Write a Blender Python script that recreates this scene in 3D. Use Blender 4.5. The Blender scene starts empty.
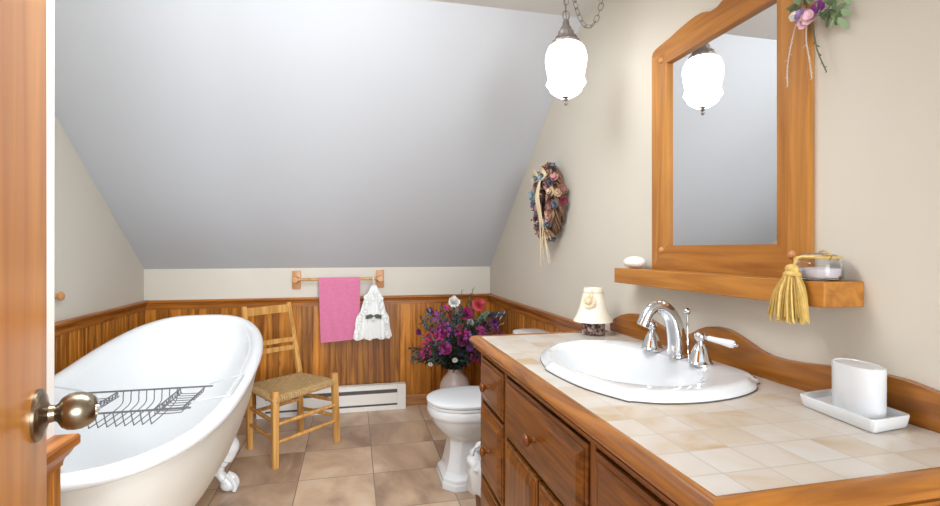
import bpy, bmesh, math, random
from mathutils import Vector, Matrix
random.seed(7)
S = bpy.context.scene
COL = S.collection
PI = math.pi

# ------------------------------------------------------------------ camera
YAW = math.atan(117/500)
cd = bpy.data.cameras.new('camera'); cam = bpy.data.objects.new('camera', cd); COL.objects.link(cam)
cam.location = (0, 0, 1.2); cam.rotation_euler = (PI/2, 0, -YAW)
cd.sensor_width = 36; cd.lens = 36*500/940; cd.shift_y = -3/940; cd.clip_start = 0.02
S.camera = cam
# ------------------------------------------------------------------ world, lights, exposure
W = bpy.data.worlds.new('world'); S.world = W; W.use_nodes = True
W.node_tree.nodes['Background'].inputs[0].default_value = (0.9, 0.955, 1.0, 1)
W.node_tree.nodes['Background'].inputs[1].default_value = 0.85
def area(name, loc, target, sx, sy, power, col):
    l = bpy.data.lights.new(name, 'AREA'); l.shape = 'RECTANGLE'; l.size = sx; l.size_y = sy
    l.energy = power; l.color = col
    o = bpy.data.objects.new(name, l); COL.objects.link(o); o.location = loc
    o.rotation_euler = (Vector(target)-Vector(loc)).to_track_quat('-Z', 'Y').to_euler()
    return o
rear = area('rear_fill', (0.62, -2.5, 1.4), (-1.0, 3.4, 0.85), 1.8, 1.6, 34, (0.9, 0.955, 1.0))  # added soft fill behind the camera, aimed at the back of the room
rear.data.spread = math.radians(75)
area('overhead_fill', (-0.42, 1.35, 2.27), (-0.75, 2.3, 0.0), 1.5, 1.1, 54, (0.9, 0.955, 1.0))  # invented fill under the flat ceiling to brighten tub, floor and back wall
S.view_settings.view_transform = 'Standard'; S.view_settings.look = 'None'
S.view_settings.exposure = 0.43; S.view_settings.gamma = 1; S.view_settings.use_curve_mapping = False

# ------------------------------------------------------------------ helpers
def lin(c):
    return tuple(((v/255)/12.92 if v/255 <= .04045 else ((v/255+.055)/1.055)**2.4) for v in c) + (1,)
def newmat(name):
    m = bpy.data.materials.new(name); m.use_nodes = True
    nt = m.node_tree; b = nt.nodes['Principled BSDF']
    return m, nt, b
def N(nt, t, **k):
    n = nt.nodes.new(t)
    for a, v in k.items(): setattr(n, a, v)
    return n
def plain(name, rgb, rough=.5, metal=0, var=.06, scale=30, bump=0, bscale=None, **k):
    m, nt, b = newmat(name)
    tc = N(nt, 'ShaderNodeTexCoord'); ns = N(nt, 'ShaderNodeTexNoise')
    ns.inputs['Scale'].default_value = scale; ns.inputs['Detail'].default_value = 3
    nt.links.new(tc.outputs['Object'], ns.inputs['Vector'])
    mx = N(nt, 'ShaderNodeMix', data_type='RGBA')
    c = lin(rgb)
    mx.inputs[6].default_value = tuple(v*(1-var) for v in c[:3])+(1,)
    mx.inputs[7].default_value = tuple(min(1, v*(1+var)) for v in c[:3])+(1,)
    nt.links.new(ns.outputs['Fac'], mx.inputs[0]); nt.links.new(mx.outputs[2], b.inputs['Base Color'])
    b.inputs['Roughness'].default_value = rough; b.inputs['Metallic'].default_value = metal
    for kk, v in k.items(): b.inputs[kk.replace('_', ' ')].default_value = v
    if bump:
        n2 = N(nt, 'ShaderNodeTexNoise'); n2.inputs['Scale'].default_value = bscale or scale*4
        nt.links.new(tc.outputs['Object'], n2.inputs['Vector'])
        bp = N(nt, 'ShaderNodeBump'); bp.inputs['Strength'].default_value = bump; bp.inputs['Distance'].default_value = .004
        nt.links.new(n2.outputs['Fac'], bp.inputs['Height']); nt.links.new(bp.outputs['Normal'], b.inputs['Normal'])
    return m
def wood(name, light, dark, axis='z', rough=.35, fine=38, knots=True, isl=.25, coat=.2):
    m, nt, b = newmat(name)
    tc = N(nt, 'ShaderNodeTexCoord'); mp = N(nt, 'ShaderNodeMapping'); ge = N(nt, 'ShaderNodeNewGeometry')
    sc = {'x': (.07, 1, 1), 'y': (1, .07, 1), 'z': (1, 1, .07)}[axis]
    off = N(nt, 'ShaderNodeVectorMath', operation='SCALE'); off.inputs[0].default_value = (7.3, 3.1, 5.7)
    nt.links.new(ge.outputs['Random Per Island'], off.inputs['Scale'])
    add = N(nt, 'ShaderNodeVectorMath', operation='ADD')
    nt.links.new(tc.outputs['Object'], add.inputs[0]); nt.links.new(off.outputs[0], add.inputs[1])
    nt.links.new(add.outputs[0], mp.inputs['Vector']); mp.inputs['Scale'].default_value = sc
    ns = N(nt, 'ShaderNodeTexNoise'); ns.inputs['Scale'].default_value = fine; ns.inputs['Detail'].default_value = 5
    ns.inputs['Distortion'].default_value = .9
    nt.links.new(mp.outputs[0], ns.inputs['Vector'])
    rp = N(nt, 'ShaderNodeValToRGB'); rp.color_ramp.elements[0].position = .32; rp.color_ramp.elements[1].position = .66
    rp.color_ramp.elements[0].color = lin(dark); rp.color_ramp.elements[1].color = lin(light)
    nt.links.new(ns.outputs['Fac'], rp.inputs['Fac'])
    last = rp.outputs[0]
    if knots:
        mk = N(nt, 'ShaderNodeMapping'); mk.inputs['Scale'].default_value = {'x': (.55, 1, 1), 'y': (1, .55, 1), 'z': (1, 1, .55)}[axis]
        nt.links.new(add.outputs[0], mk.inputs['Vector'])
        vo = N(nt, 'ShaderNodeTexVoronoi'); vo.inputs['Scale'].default_value = 5.5
        nt.links.new(mk.outputs[0], vo.inputs['Vector'])
        kr = N(nt, 'ShaderNodeValToRGB'); kr.color_ramp.elements[0].position = .045; kr.color_ramp.elements[1].position = .12
        kr.color_ramp.elements[0].color = (.18, .12, .08, 1); kr.color_ramp.elements[1].color = (1, 1, 1, 1)
        nt.links.new(vo.outputs['Distance'], kr.inputs['Fac'])
        ml = N(nt, 'ShaderNodeMix', data_type='RGBA', blend_type='MULTIPLY'); ml.inputs[0].default_value = .8
        nt.links.new(last, ml.inputs[6]); nt.links.new(kr.outputs[0], ml.inputs[7]); last = ml.outputs[2]
    hs = N(nt, 'ShaderNodeHueSaturation')
    mr = N(nt, 'ShaderNodeMapRange'); mr.inputs[3].default_value = 1-isl; mr.inputs[4].default_value = 1+isl
    nt.links.new(ge.outputs['Random Per Island'], mr.inputs[0]); nt.links.new(mr.outputs[0], hs.inputs['Value'])
    nt.links.new(last, hs.inputs['Color']); nt.links.new(hs.outputs[0], b.inputs['Base Color'])
    b.inputs['Roughness'].default_value = rough; b.inputs['Specular IOR Level'].default_value = .35; b.inputs['Coat Weight'].default_value = coat*.6; b.inputs['Coat Roughness'].default_value = .25
    bp = N(nt, 'ShaderNodeBump'); bp.inputs['Strength'].default_value = .06; bp.inputs['Distance'].default_value = .002
    nt.links.new(ns.outputs['Fac'], bp.inputs['Height']); nt.links.new(bp.outputs['Normal'], b.inputs['Normal'])
    return m
def tiles(name, cols, grout, w, hgt, off, mortar, rough, nscale=4, vein=.5, stretch=(1, 1, 1)):
    m, nt, b = newmat(name)
    tc = N(nt, 'ShaderNodeTexCoord'); mp = N(nt, 'ShaderNodeMapping'); mp.inputs['Location'].default_value = (-off[0], -off[1], 0)
    nt.links.new(tc.outputs['Object'], mp.inputs['Vector'])
    br = N(nt, 'ShaderNodeTexBrick', offset=0.0, squash=1.0)
    for k, v in (('Scale', 1), ('Mortar Size', mortar), ('Mortar Smooth', .2), ('Brick Width', w), ('Row Height', hgt), ('Bias', 0)): br.inputs[k].default_value = v
    br.inputs['Color1'].default_value = (0, 0, 0, 1); br.inputs['Color2'].default_value = (1, 1, 1, 1); br.inputs['Mortar'].default_value = (0.5, .5, .5, 1)
    nt.links.new(mp.outputs[0], br.inputs['Vector'])
    # each tile shifts the stone pattern by its own random value
    sh = N(nt, 'ShaderNodeVectorMath', operation='SCALE'); sh.inputs['Scale'].default_value = 4
    nt.links.new(br.outputs['Color'], sh.inputs[0])
    ad = N(nt, 'ShaderNodeVectorMath', operation='ADD'); nt.links.new(mp.outputs[0], ad.inputs[0]); nt.links.new(sh.outputs[0], ad.inputs[1])
    ms = N(nt, 'ShaderNodeMapping'); ms.inputs['Scale'].default_value = stretch; nt.links.new(ad.outputs[0], ms.inputs['Vector'])
    ns = N(nt, 'ShaderNodeTexNoise'); ns.inputs['Scale'].default_value = nscale; ns.inputs['Detail'].default_value = 6; ns.inputs['Distortion'].default_value = 1.2
    nt.links.new(ms.outputs[0], ns.inputs['Vector'])
    mi = N(nt, 'ShaderNodeMix', data_type='FLOAT'); mi.inputs[0].default_value = vein
    sep = N(nt, 'ShaderNodeSeparateColor'); nt.links.new(br.outputs['Color'], sep.inputs[0])
    nt.links.new(sep.outputs[0], mi.inputs[2]); nt.links.new(ns.outputs['Fac'], mi.inputs[3])
    rp = N(nt, 'ShaderNodeValToRGB'); e = rp.color_ramp.elements
    while len(e) < len(cols): e.new(.5)
    for i, (p, c) in enumerate(cols): e[i].position = p; e[i].color = lin(c)
    nt.links.new(mi.outputs[0], rp.inputs[0])
    mx = N(nt, 'ShaderNodeMix', data_type='RGBA'); mx.inputs[7].default_value = lin(grout)
    nt.links.new(rp.outputs[0], mx.inputs[6]); nt.links.new(br.outputs['Fac'], mx.inputs[0])
    nt.links.new(mx.outputs[2], b.inputs['Base Color']); b.inputs['Roughness'].default_value = rough
    iv = N(nt, 'ShaderNodeMath', operation='SUBTRACT'); iv.inputs[0].default_value = 1; nt.links.new(br.outputs['Fac'], iv.inputs[1])
    bp = N(nt, 'ShaderNodeBump'); bp.inputs['Strength'].default_value = .35; bp.inputs['Distance'].default_value = .002
    nt.links.new(iv.outputs[0], bp.inputs['Height']); nt.links.new(bp.outputs['Normal'], b.inputs['Normal'])
    return m

def origin(o):
    v = Vector((0, 0, 0))
    while o is not None: v += o.location; o = o.parent
    return v
def obj(name, bm, mat, parent=None, smooth=True, kind=None, at=None, angle=40):
    """one mesh object; bm is in room coordinates, moved into the parent's (or at's) own coordinates"""
    bmesh.ops.recalc_face_normals(bm, faces=bm.faces[:])
    if parent is not None: bmesh.ops.translate(bm, verts=bm.verts[:], vec=-origin(parent))
    elif at is not None: bmesh.ops.translate(bm, verts=bm.verts[:], vec=-Vector(at))
    if smooth:
        for f in bm.faces: f.smooth = True
        lim = math.radians(angle)
        for e in bm.edges:
            if len(e.link_faces) == 2 and e.calc_face_angle(0) > lim: e.smooth = False
    me = bpy.data.meshes.new(name); bm.to_mesh(me); bm.free()
    me.materials.append(mat)
    o = bpy.data.objects.new(name, me); COL.objects.link(o)
    if parent is not None: o.parent = parent
    elif at is not None: o.location = at
    if kind: o['kind'] = kind
    return o
def tag(o, label, cat, group=None, kind=None):
    o['label'] = label; o['category'] = cat
    if group: o['group'] = group
    if kind: o['kind'] = kind
    return o
def thing(name, label, cat, loc, group=None):
    o = bpy.data.objects.new(name, None); COL.objects.link(o); o.location = loc; o.empty_display_size = .05
    return tag(o, label, cat, group)
def BM(): return bmesh.new()
def box(bm, x0, x1, y0, y1, z0, z1, bev=0, seg=2, M=None):
    vs = [bm.verts.new((x, y, z)) for x in (x0, x1) for y in (y0, y1) for z in (z0, z1)]
    fs = [bm.faces.new([vs[i] for i in q]) for q in ((0, 1, 3, 2), (4, 6, 7, 5), (0, 4, 5, 1), (2, 3, 7, 6), (0, 2, 6, 4), (1, 5, 7, 3))]
    if bev:
        es = list({e for f in fs for e in f.edges})
        r = bmesh.ops.bevel(bm, geom=es, offset=bev, segments=seg, affect='EDGES', profile=.5)
        vs = list({v for v in vs if v.is_valid} | {v for f in r['faces'] for v in f.verts})
    if M is not None: bmesh.ops.transform(bm, verts=vs, matrix=M)
    return bm
def frame_at(a, b):
    d = (Vector(b)-Vector(a)).normalized()
    u = d.cross(Vector((0, 0, 1)))
    if u.length < 1e-3: u = Vector((1, 0, 0))
    u.normalize(); return u, u.cross(d).normalized()
def rings(bm, rs, cap0=True, cap1=True, closed=True):
    """skin a list of rings of points"""
    V = [[bm.verts.new(p) for p in r] for r in rs]
    n = len(V[0])
    for i in range(len(V)-1):
        for j in range(n if closed else n-1):
            k = (j+1) % n
            bm.faces.new((V[i][j], V[i][k], V[i+1][k], V[i+1][j]))
    if cap0: bm.faces.new(V[0][::-1])
    if cap1: bm.faces.new(V[-1])
    return V
def tube(bm, pts, r, n=8, flat=1.0, up=None):
    """round bar through pts; r a number or one per point; flat squeezes it across"""
    pts = [Vector(p) for p in pts]; m = len(pts)
    R = r if isinstance(r, (list, tuple)) else [r]*m
    rs = []; u = None
    for i, p in enumerate(pts):
        d = (pts[min(i+1, m-1)]-pts[max(i-1, 0)]).normalized()
        if u is None:
            u = d.cross(Vector(up) if up else Vector((0, 0, 1)))
            if u.length < 1e-3: u = d.cross(Vector((1, 0, 0)))
        u = (u-d*u.dot(d)).normalized(); w = d.cross(u)
        rs.append([p+R[i]*(math.cos(2*PI*k/n)*u+flat*math.sin(2*PI*k/n)*w) for k in range(n)])
    rings(bm, rs); return bm
def bar(bm, a, b, w, t, up=(0, 0, 1), w1=None, t1=None):
    """square-section bar"""
    a, b = Vector(a), Vector(b); d = (b-a).normalized(); u = d.cross(Vector(up)).normalized(); v = u.cross(d)
    w1 = w1 or w; t1 = t1 or t
    rs = []
    for p, ww, tt in ((a, w, t), (b, w1, t1)):
        c = .22
        q = []
        for su, sv in ((1, 1), (-1, 1), (-1, -1), (1, -1)):
            e = [(su*(1-c), sv), (su, sv*(1-c))] if su*sv < 0 else [(su, sv*(1-c)), (su*(1-c), sv)]
            q += [p+u*x*ww/2+v*y*tt/2 for x, y in e]
        rs.append(q)
    rings(bm, rs); return bm
def lathe(bm, prof, c, n=24, ax=(0, 0, 1), sx=1, sy=1, wob=None):
    """revolve (r, h) about axis ax through c"""
    ax = Vector(ax).normalized()
    u = Vector((1, 0, 0)) if abs(ax.z) > .9 else ax.cross(Vector((0, 0, 1))).normalized()
    w = ax.cross(u)
    rs = []
    for r, hh in prof:
        r = max(r, 1e-4)
        rs.append([Vector(c)+ax*hh+r*(wob(k/n, hh) if wob else 1)*(sx*math.cos(2*PI*k/n)*u+sy*math.sin(2*PI*k/n)*w) for k in range(n)])
    rings(bm, rs); return bm
def prism(bm, poly, vec):
    a = [Vector(p) for p in poly]; v = Vector(vec)
    rings(bm, [a, [p+v for p in a]]); return bm
def ball(bm, c, r, s=(1, 1, 1), n=12):
    lathe(bm, [(r*math.sin(PI*i/n), -r*math.cos(PI*i/n)*s[2]) for i in range(n+1)], c, n+4, sx=s[0], sy=s[1]); return bm
def bez(p, n=10):
    """smooth curve through points (Catmull-Rom)"""
    p = [Vector(q) for q in p]; p = [p[0]*2-p[1]]+p+[p[-1]*2-p[-2]]; out = []
    for i in range(1, len(p)-2):
        for k in range(n):
            t = k/n
            out.append(.5*((2*p[i])+(p[i+1]-p[i-1])*t+(2*p[i-1]-5*p[i]+4*p[i+1]-p[i+2])*t*t+(3*p[i]-p[i-1]-3*p[i+1]+p[i+2])*t**3))
    return out+[p[-2]]
def sup(cx, cy, a, b, n, z, k=48):
    out = []
    for i in range(k):
        t = 2*PI*i/k; c, s = math.cos(t), math.sin(t)
        out.append((cx+a*math.copysign(abs(c)**(2/n), c), cy+b*math.copysign(abs(s)**(2/n), s), z))
    return out

# ------------------------------------------------------------------ materials
M_wall = plain('cream wall paint', (211, 205, 192), .75, var=.015, scale=3, bump=.03, bscale=180)
M_slope = plain('grey white ceiling paint', (199, 202, 207), .8, var=.015, scale=2, bump=.02, bscale=150)
M_ceil = plain('flat white ceiling paint', (214, 213, 211), .8, var=.015, scale=2)
M_jamb = plain('white jamb paint', (238, 235, 230), .5, var=.01)
M_floor = tiles('beige stone floor tile', [(.28, (156, 128, 106)), (.43, (192, 164, 138)), (.52, (208, 180, 150)), (.62, (218, 196, 172)), (.76, (230, 214, 196))], (134, 120, 108), .384, .384, (.107, 2.733), .0026, .38, nscale=3.6, vein=.78, stretch=(1, .45, 1))
M_ctile = tiles('cream stone counter tile', [(.25, (180, 152, 116)), (.36, (190, 174, 154)), (.5, (197, 187, 175)), (.72, (201, 196, 190))], (178, 168, 158), .083, .083, (.547, .818), .0014, .3, nscale=7, vein=.7)
M_wain = wood('orange pine boards', (206, 134, 48), (126, 70, 16), 'z', .38, 24, True, .28)
M_rail_x = wood('orange pine rail along x', (182, 112, 42), (126, 70, 18), 'x', .35, 40, False, .05)
M_rail_y = wood('orange pine rail along y', (182, 112, 42), (126, 70, 18), 'y', .35, 40, False, .05)
M_base = wood('pale pine baseboard', (196, 142, 92), (160, 104, 58), 'x', .4, 30, False, .05)
M_door = wood('honey veneer door', (214, 142, 54), (186, 112, 30), 'z', .3, 16, False, .0)
M_van = wood('brown pine vanity', (144, 85, 24), (90, 48, 10), 'z', .32, 55, True, .08)
M_van_y = wood('brown pine vanity drawer', (142, 83, 24), (88, 47, 10), 'y', .32, 55, True, .08)
M_edge = wood('varnished counter edge', (166, 104, 36), (118, 68, 18), 'y', .25, 34, False, .05, .5)
M_edge_x = wood('varnished counter edge across', (166, 104, 36), (118, 68, 18), 'x', .25, 34, False, .05, .5)
M_mir = wood('honey pine frame upright', (200, 138, 64), (156, 98, 38), 'z', .35, 26, True, .05)
M_mir_y = wood('honey pine frame level', (188, 126, 54), (146, 90, 32), 'y', .35, 26, True, .05)
M_chair = wood('light oak chair wood', (212, 162, 94), (170, 118, 58), 'z', .4, 34, False, .12)
M_peg = plain('turned wooden peg', (196, 140, 88), .4)
M_knobw = wood('brown turned knob', (128, 70, 22), (92, 46, 12), 'x', .35, 30, False, .1)
M_rush = plain('woven rush', (182, 148, 100), .85, var=.4, scale=45, bump=.4)
M_enamel = plain('white enamel', (234, 236, 238), .12, var=.005, Coat_Weight=.4)
M_tubout = plain('cream tub paint', (222, 219, 211), .4, var=.02, scale=12, bump=.05)
M_porc = plain('white porcelain', (218, 220, 222), .1, var=.005, Coat_Weight=.5)
M_porc_t = plain('white toilet porcelain', (222, 225, 228), .12, var=.005, Coat_Weight=.4)
M_seat = plain('white toilet seat', (226, 229, 231), .2, var=.005)
M_chrome = plain('chrome', (226, 228, 232), .08, 1, var=.01)
M_wire = plain('grey wire', (118, 118, 122), .35, .5, var=.05)
M_wirew = plain('white coated wire', (206, 206, 206), .4)
M_pewter = plain('brushed antique brass', (144, 132, 114), .3, 1, var=.15, scale=60)
M_lampm = plain('aged grey metal', (132, 122, 116), .45, .6, var=.2, scale=90)
M_pink = plain('pink terry cloth', (220, 126, 162), .95, var=.14, scale=60, bump=.9, bscale=420)
M_lace = plain('white lace', (240, 240, 238), .9, var=.05, scale=80, bump=.4)
M_bow = plain('grey green ribbon', (86, 96, 84), .7)
M_heat = plain('white heater enamel', (236, 232, 226), .45, var=.01)
M_slot = plain('dark slot', (92, 86, 80), .7)
M_vase = plain('pale pink ceramic', (202, 184, 176), .35, var=.06)
M_bagm, nt_, b_ = newmat('translucent white plastic')
b_.inputs['Base Color'].default_value = lin((236, 238, 240)); b_.inputs['Roughness'].default_value = .35; b_.inputs['Transmission Weight'].default_value = .12; b_.inputs['Alpha'].default_value = .9
M_bin = plain('brown wicker bin', (122, 84, 50), .6, var=.3, scale=60, bump=.6)
M_shade = plain('cream lampshade', (240, 234, 216), .8, var=.03)
M_jarlamp, nt_, b_ = newmat('dark amethyst glass')
ns_ = N(nt_, 'ShaderNodeTexNoise'); ns_.inputs['Scale'].default_value = 60; rp_ = N(nt_, 'ShaderNodeValToRGB')
rp_.color_ramp.elements[0].position = .42; rp_.color_ramp.elements[1].position = .66
rp_.color_ramp.elements[0].color = lin((70, 44, 40)); rp_.color_ramp.elements[1].color = lin((196, 172, 166))
tc_ = N(nt_, 'ShaderNodeTexCoord'); nt_.links.new(tc_.outputs['Object'], ns_.inputs['Vector']); nt_.links.new(ns_.outputs['Fac'], rp_.inputs[0]); nt_.links.new(rp_.outputs[0], b_.inputs['Base Color'])
b_.inputs['Roughness'].default_value = .15
M_glass, nt_, b_ = newmat('clear jar glass')
b_.inputs['Base Color'].default_value = (.96, .96, .98, 1); b_.inputs['Roughness'].default_value = .04; b_.inputs['Transmission Weight'].default_value = 1; b_.inputs['IOR'].default_value = 1.3
M_salt = plain('pale bath salts', (232, 226, 228), .8, var=.08, scale=120, bump=.5)
M_gold = plain('gold thread', (204, 172, 96), .5, .15, var=.3, scale=90)
M_brass = plain('pale brass', (196, 170, 104), .3, .8)
M_soap = plain('white soap', (244, 243, 240), .4, var=.01)
M_mirror, nt_, b_ = newmat('mirror glass')
b_.inputs['Base Color'].default_value = (.86, .87, .87, 1); b_.inputs['Metallic'].default_value = 1; b_.inputs['Roughness'].default_value = .015
M_globe, nt_, b_ = newmat('lit milk glass')
b_.inputs['Base Color'].default_value = (.9, .9, .88, 1); b_.inputs['Roughness'].default_value = .2
b_.inputs['Emission Color'].default_value = (1, .98, .96, 1); b_.inputs['Emission Strength'].default_value = 4
M_twig = plain('brown twig', (120, 88, 66), .8, var=.3, scale=60)
M_raffia = plain('pale raffia', (222, 202, 168), .8, var=.15)
M_wtwig = plain('whitened twig', (196, 184, 176), .7)
M_stem = plain('grey green stem', (96, 104, 84), .7, var=.2)
M_leafA = plain('grey green leaf', (78, 94, 84), .7, var=.3, scale=40)
M_leafB = plain('blue grey leaf', (92, 110, 118), .7, var=.3, scale=40)
M_leafC = plain('dark green leaf', (46, 58, 50), .7, var=.3, scale=40)
M_leafD = plain('light green leaf', (130, 150, 112), .7, var=.2, scale=40)
FC = {k: plain(k+' petals', c, .75, var=.22, scale=60) for k, c in {
    'magenta': (166, 42, 108), 'plum': (120, 44, 92), 'purple': (138, 62, 140), 'coral': (218, 92, 98), 'orange red': (196, 76, 66),
    'white': (240, 236, 228), 'maroon': (116, 40, 56), 'dusty pink': (196, 140, 140), 'dusty blue': (128, 148, 160), 'lavender': (164, 134, 180), 'pale pink': (226, 188, 196), 'tan': (190, 160, 128), 'navy': (78, 80, 106)}.items()}

# ------------------------------------------------------------------ the room
XL, XR, YB = -1.41, 1.075, 3.887
YC, ZC, ZK = 2.213, 2.314, 1.067          # ceiling fold, flat ceiling height, knee wall height
obj('floor', box(BM(), XL-.1, XR+.1, -.9, YB+.1, -.06, 0), M_floor, smooth=False, kind='structure')
def side(x0, x1, y0):
    bm = BM(); prism(bm, [(x0, y0, 0), (x0, YB+.0, 0), (x0, YB, ZK), (x0, YC, ZC), (x0, y0, ZC)], (x1-x0, 0, 0)); return bm
obj('wall_right', side(XR, XR+.1, -.9), M_wall, smooth=False, kind='structure')
obj('wall_left', side(XL-.1, XL, .9), M_wall, smooth=False, kind='structure')
obj('wall_back', box(BM(), XL-.1, XR+.1, YB, YB+.1, 0, ZK), M_wall, smooth=False, kind='structure')
dz, dy = ZC-ZK, YB-YC
bm = BM(); prism(bm, [(XL-.1, YB+.1, ZK-.1*dz/dy), (XL-.1, YC, ZC), (XL-.1, YC+.06, ZC+.08), (XL-.1, YB+.16, ZK-.04)], (XR-XL+.2, 0, 0))
obj('ceiling_slope', bm, M_slope, smooth=False, kind='structure')
obj('ceiling', box(BM(), XL-.1, XR+.1, -.9, YC+.03, ZC, ZC+.08), M_ceil, smooth=False, kind='structure')
bm = BM(); box(bm, XL-.1, -.55, .98, 1.10, 0, ZC)
obj('wall_front', bm, M_jamb, smooth=False, kind='structure')

obj('wall_hall', box(BM(), -.67, -.55, -.9, .98, 0, ZC), M_jamb, smooth=False, kind='structure')

# board wainscot, its rail and the baseboards
def boards(L, w=.0795):
    """cross-section of grooved boards: a list of (u0, u1)"""
    n = round(L/w); return [(i*L/n, (i+1)*L/n) for i in range(n)]
def wainscot(p0, du, L, nrm, z0=.0, z1=.80):
    bm = BM(); p0, du, nrm = Vector(p0), Vector(du), Vector(nrm)
    for a, b in boards(L):
        m = (a+b)/2
        sec = [(a, .006), (a+.0015, .006), (a+.004, .012), (m-.004, .012), (m-.0015, .009), (m+.0015, .009), (m+.004, .012), (b-.004, .012), (b-.0015, .006), (b, .006), (b, 0), (a, 0)]
        prism(bm, [p0+du*s+nrm*t+Vector((0, 0, z0)) for s, t in sec], (0, 0, z1-z0))
    return bm
def moulding(p0, du, L, nrm, sec):
    bm = BM(); p0, du, nrm = Vector(p0), Vector(du), Vector(nrm)
    prism(bm, [p0+nrm*t+Vector((0, 0, z)) for t, z in sec], du*L); return bm
RAIL = [(0, .785), (.018, .785), (.018, .812), (.022, .816), (.026, .826), (.034, .832), (.037, .838), (.037, .846), (.034, .85), (0, .85)]
BASE = [(0, 0), (.022, 0), (.022, .07), (.018, .078), (.014, .082), (0, .082)]
def panelling(k, p0, du, L, nrm, mrail):
    obj('trim_%d' % k, wainscot(p0, du, L, nrm), M_wain, smooth=False, kind='structure')
    obj('trim_%d' % (k+1), moulding(p0, du, L, nrm, RAIL), mrail, smooth=False, kind='structure')
panelling(1, (XL, YB, 0), (1, 0, 0), XR-XL, (0, -1, 0), M_rail_x)
panelling(3, (XL, 1.10, 0), (0, 1, 0), YB-1.10, (1, 0, 0), M_rail_y)
panelling(5, (XR, 1.93, 0), (0, 1, 0), YB-1.93, (-1, 0, 0), M_rail_y)
obj('trim_7', wainscot((-.55, .98, 0), (0, 1, 0), .12, (1, 0, 0)), M_wain, smooth=False, kind='structure')
obj('trim_8', moulding((-.55, .98, 0), (0, 1, 0), .12, (1, 0, 0), [(0, .792), (.014, .792), (.015, .80), (.018, .806), (.024, .811), (.030, .819), (.034, .826), (.040, .829), (.043, .833), (.043, .846), (.040, .85), (0, .85)]), M_rail_y, smooth=False, kind='structure')
obj('baseboard_back', moulding((XL, YB-.012, 0), (1, 0, 0), XR-XL, (0, -1, 0), BASE), M_base, smooth=False, kind='structure')
obj('baseboard_left', moulding((XL+.012, 1.11, 0), (0, 1, 0), YB-1.15, (1, 0, 0), BASE), M_base, smooth=False, kind='structure')
obj('baseboard_right', moulding((XR-.012, 1.93, 0), (0, 1, 0), YB-1.97, (-1, 0, 0), BASE), M_base, smooth=False, kind='structure')

# open door with its knob
P0 = Vector((-.398, .757, .986)); phi = math.radians(-16)
dd = Vector((math.sin(phi), math.cos(phi), 0)); nn = Vector((math.cos(phi), -math.sin(phi), 0))
edge = P0+dd*.05; edge.z = 0
bm = BM(); prism(bm, [edge+Vector((0, 0, .01)), edge-nn*.035+Vector((0, 0, .01)), edge-nn*.035-dd*.74+Vector((0, 0, .01)), edge-dd*.74+Vector((0, 0, .01))], (0, 0, 2.03))
door = obj('door_1', bm, M_door, smooth=False, at=edge)
tag(door, 'open honey wood veneer door at the left edge with a round knob', 'door', kind='structure')
bm = BM(); lathe(bm, [(.0, 0), (.0335, 0), (.0335, 0.0035), (.031, 0.0061), (.027, 0.0078), (.018, 0.0096), (.0115, 0.0130), (.0105, 0.0191), (.0125, 0.0218),
                      (.0195, 0.0261), (.0232, 0.0322), (.0245, 0.0400), (.0238, 0.0478), (.021, 0.0548), (.017, 0.0600), (.0145, 0.0622), (.0125, 0.0626), (.010, 0.0626), (.0095, 0.0600), (0, 0.0600)], P0, 40, nn)
kn = obj('door_knob', bm, M_pewter, door); kn['label'] = 'brushed antique brass door knob'
bm = BM(); lathe(bm, [(0, 0.0583), (.005, 0.0583), (.005, 0.0648), (.004, 0.0661), (0, 0.0661)], P0, 16, nn)
obj('lock_button', bm, M_chrome, kn)

# wooden peg on the left wall
t = thing('wall_peg', 'small round wooden peg on the cream wall beside the white door jamb', 'peg', (XL, 2.82, .975))
obj('peg_shaft', lathe(BM(), [(.012, 0), (.012, .012), (.009, .016)], (XL, 2.82, .975), 14, (1, 0, 0)), M_peg, t)
obj('peg_knob', lathe(BM(), [(.009, .014), (.016, .017), (.022, .024), (.022, .031), (.015, .038), (0, .041)], (XL, 2.82, .975), 18, (1, 0, 0)), M_peg, t)

# ------------------------------------------------------------------ vanity
FX, VY0, VY1, ZT = .488, .60, 1.872, .861      # face plane, cabinet ends, counter height
van = thing('vanity_cabinet', 'brown pine vanity cabinet with drawers and doors under the tiled counter', 'cabinet', (.78, 1.24, 0))
for y0_, y1_ in ((VY0, VY0+.018), (VY1-.018, VY1)): obj('side_panel', box(BM(), FX+.0045, XR-.03, y0_, y1_, .09, ZT-.048), M_van, van, smooth=False)
obj('bottom_panel', box(BM(), FX+.0045, XR-.03, VY0+.018, VY1-.018, .09, .108), M_van_y, van, smooth=False)
obj('back_panel', box(BM(), XR-.03, XR-.018, VY0, VY1, .09, ZT-.048), M_van_y, van, smooth=False)
bm = BM(); box(bm, FX+.06, XR-.06, VY0+.02, VY1-.02, 0, .09); obj('plinth', bm, M_van_y, van, smooth=False)
bm = BM()
cols = [(VY1, 1.567+.012), (1.535, .962), (.93, VY0)]
for y in (VY1-.012, 1.551, .946, VY0+.012): box(bm, FX-.006, FX+.004, y-.012, y+.012, .09, ZT-.048)
box(bm, FX-.0059, FX+.004, VY0, VY1, ZT-.062, ZT-.048); box(bm, FX-.0059, FX+.004, VY0, VY1, .09, .115)
obj('face_frame', bm, M_van, van, smooth=False)
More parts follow.
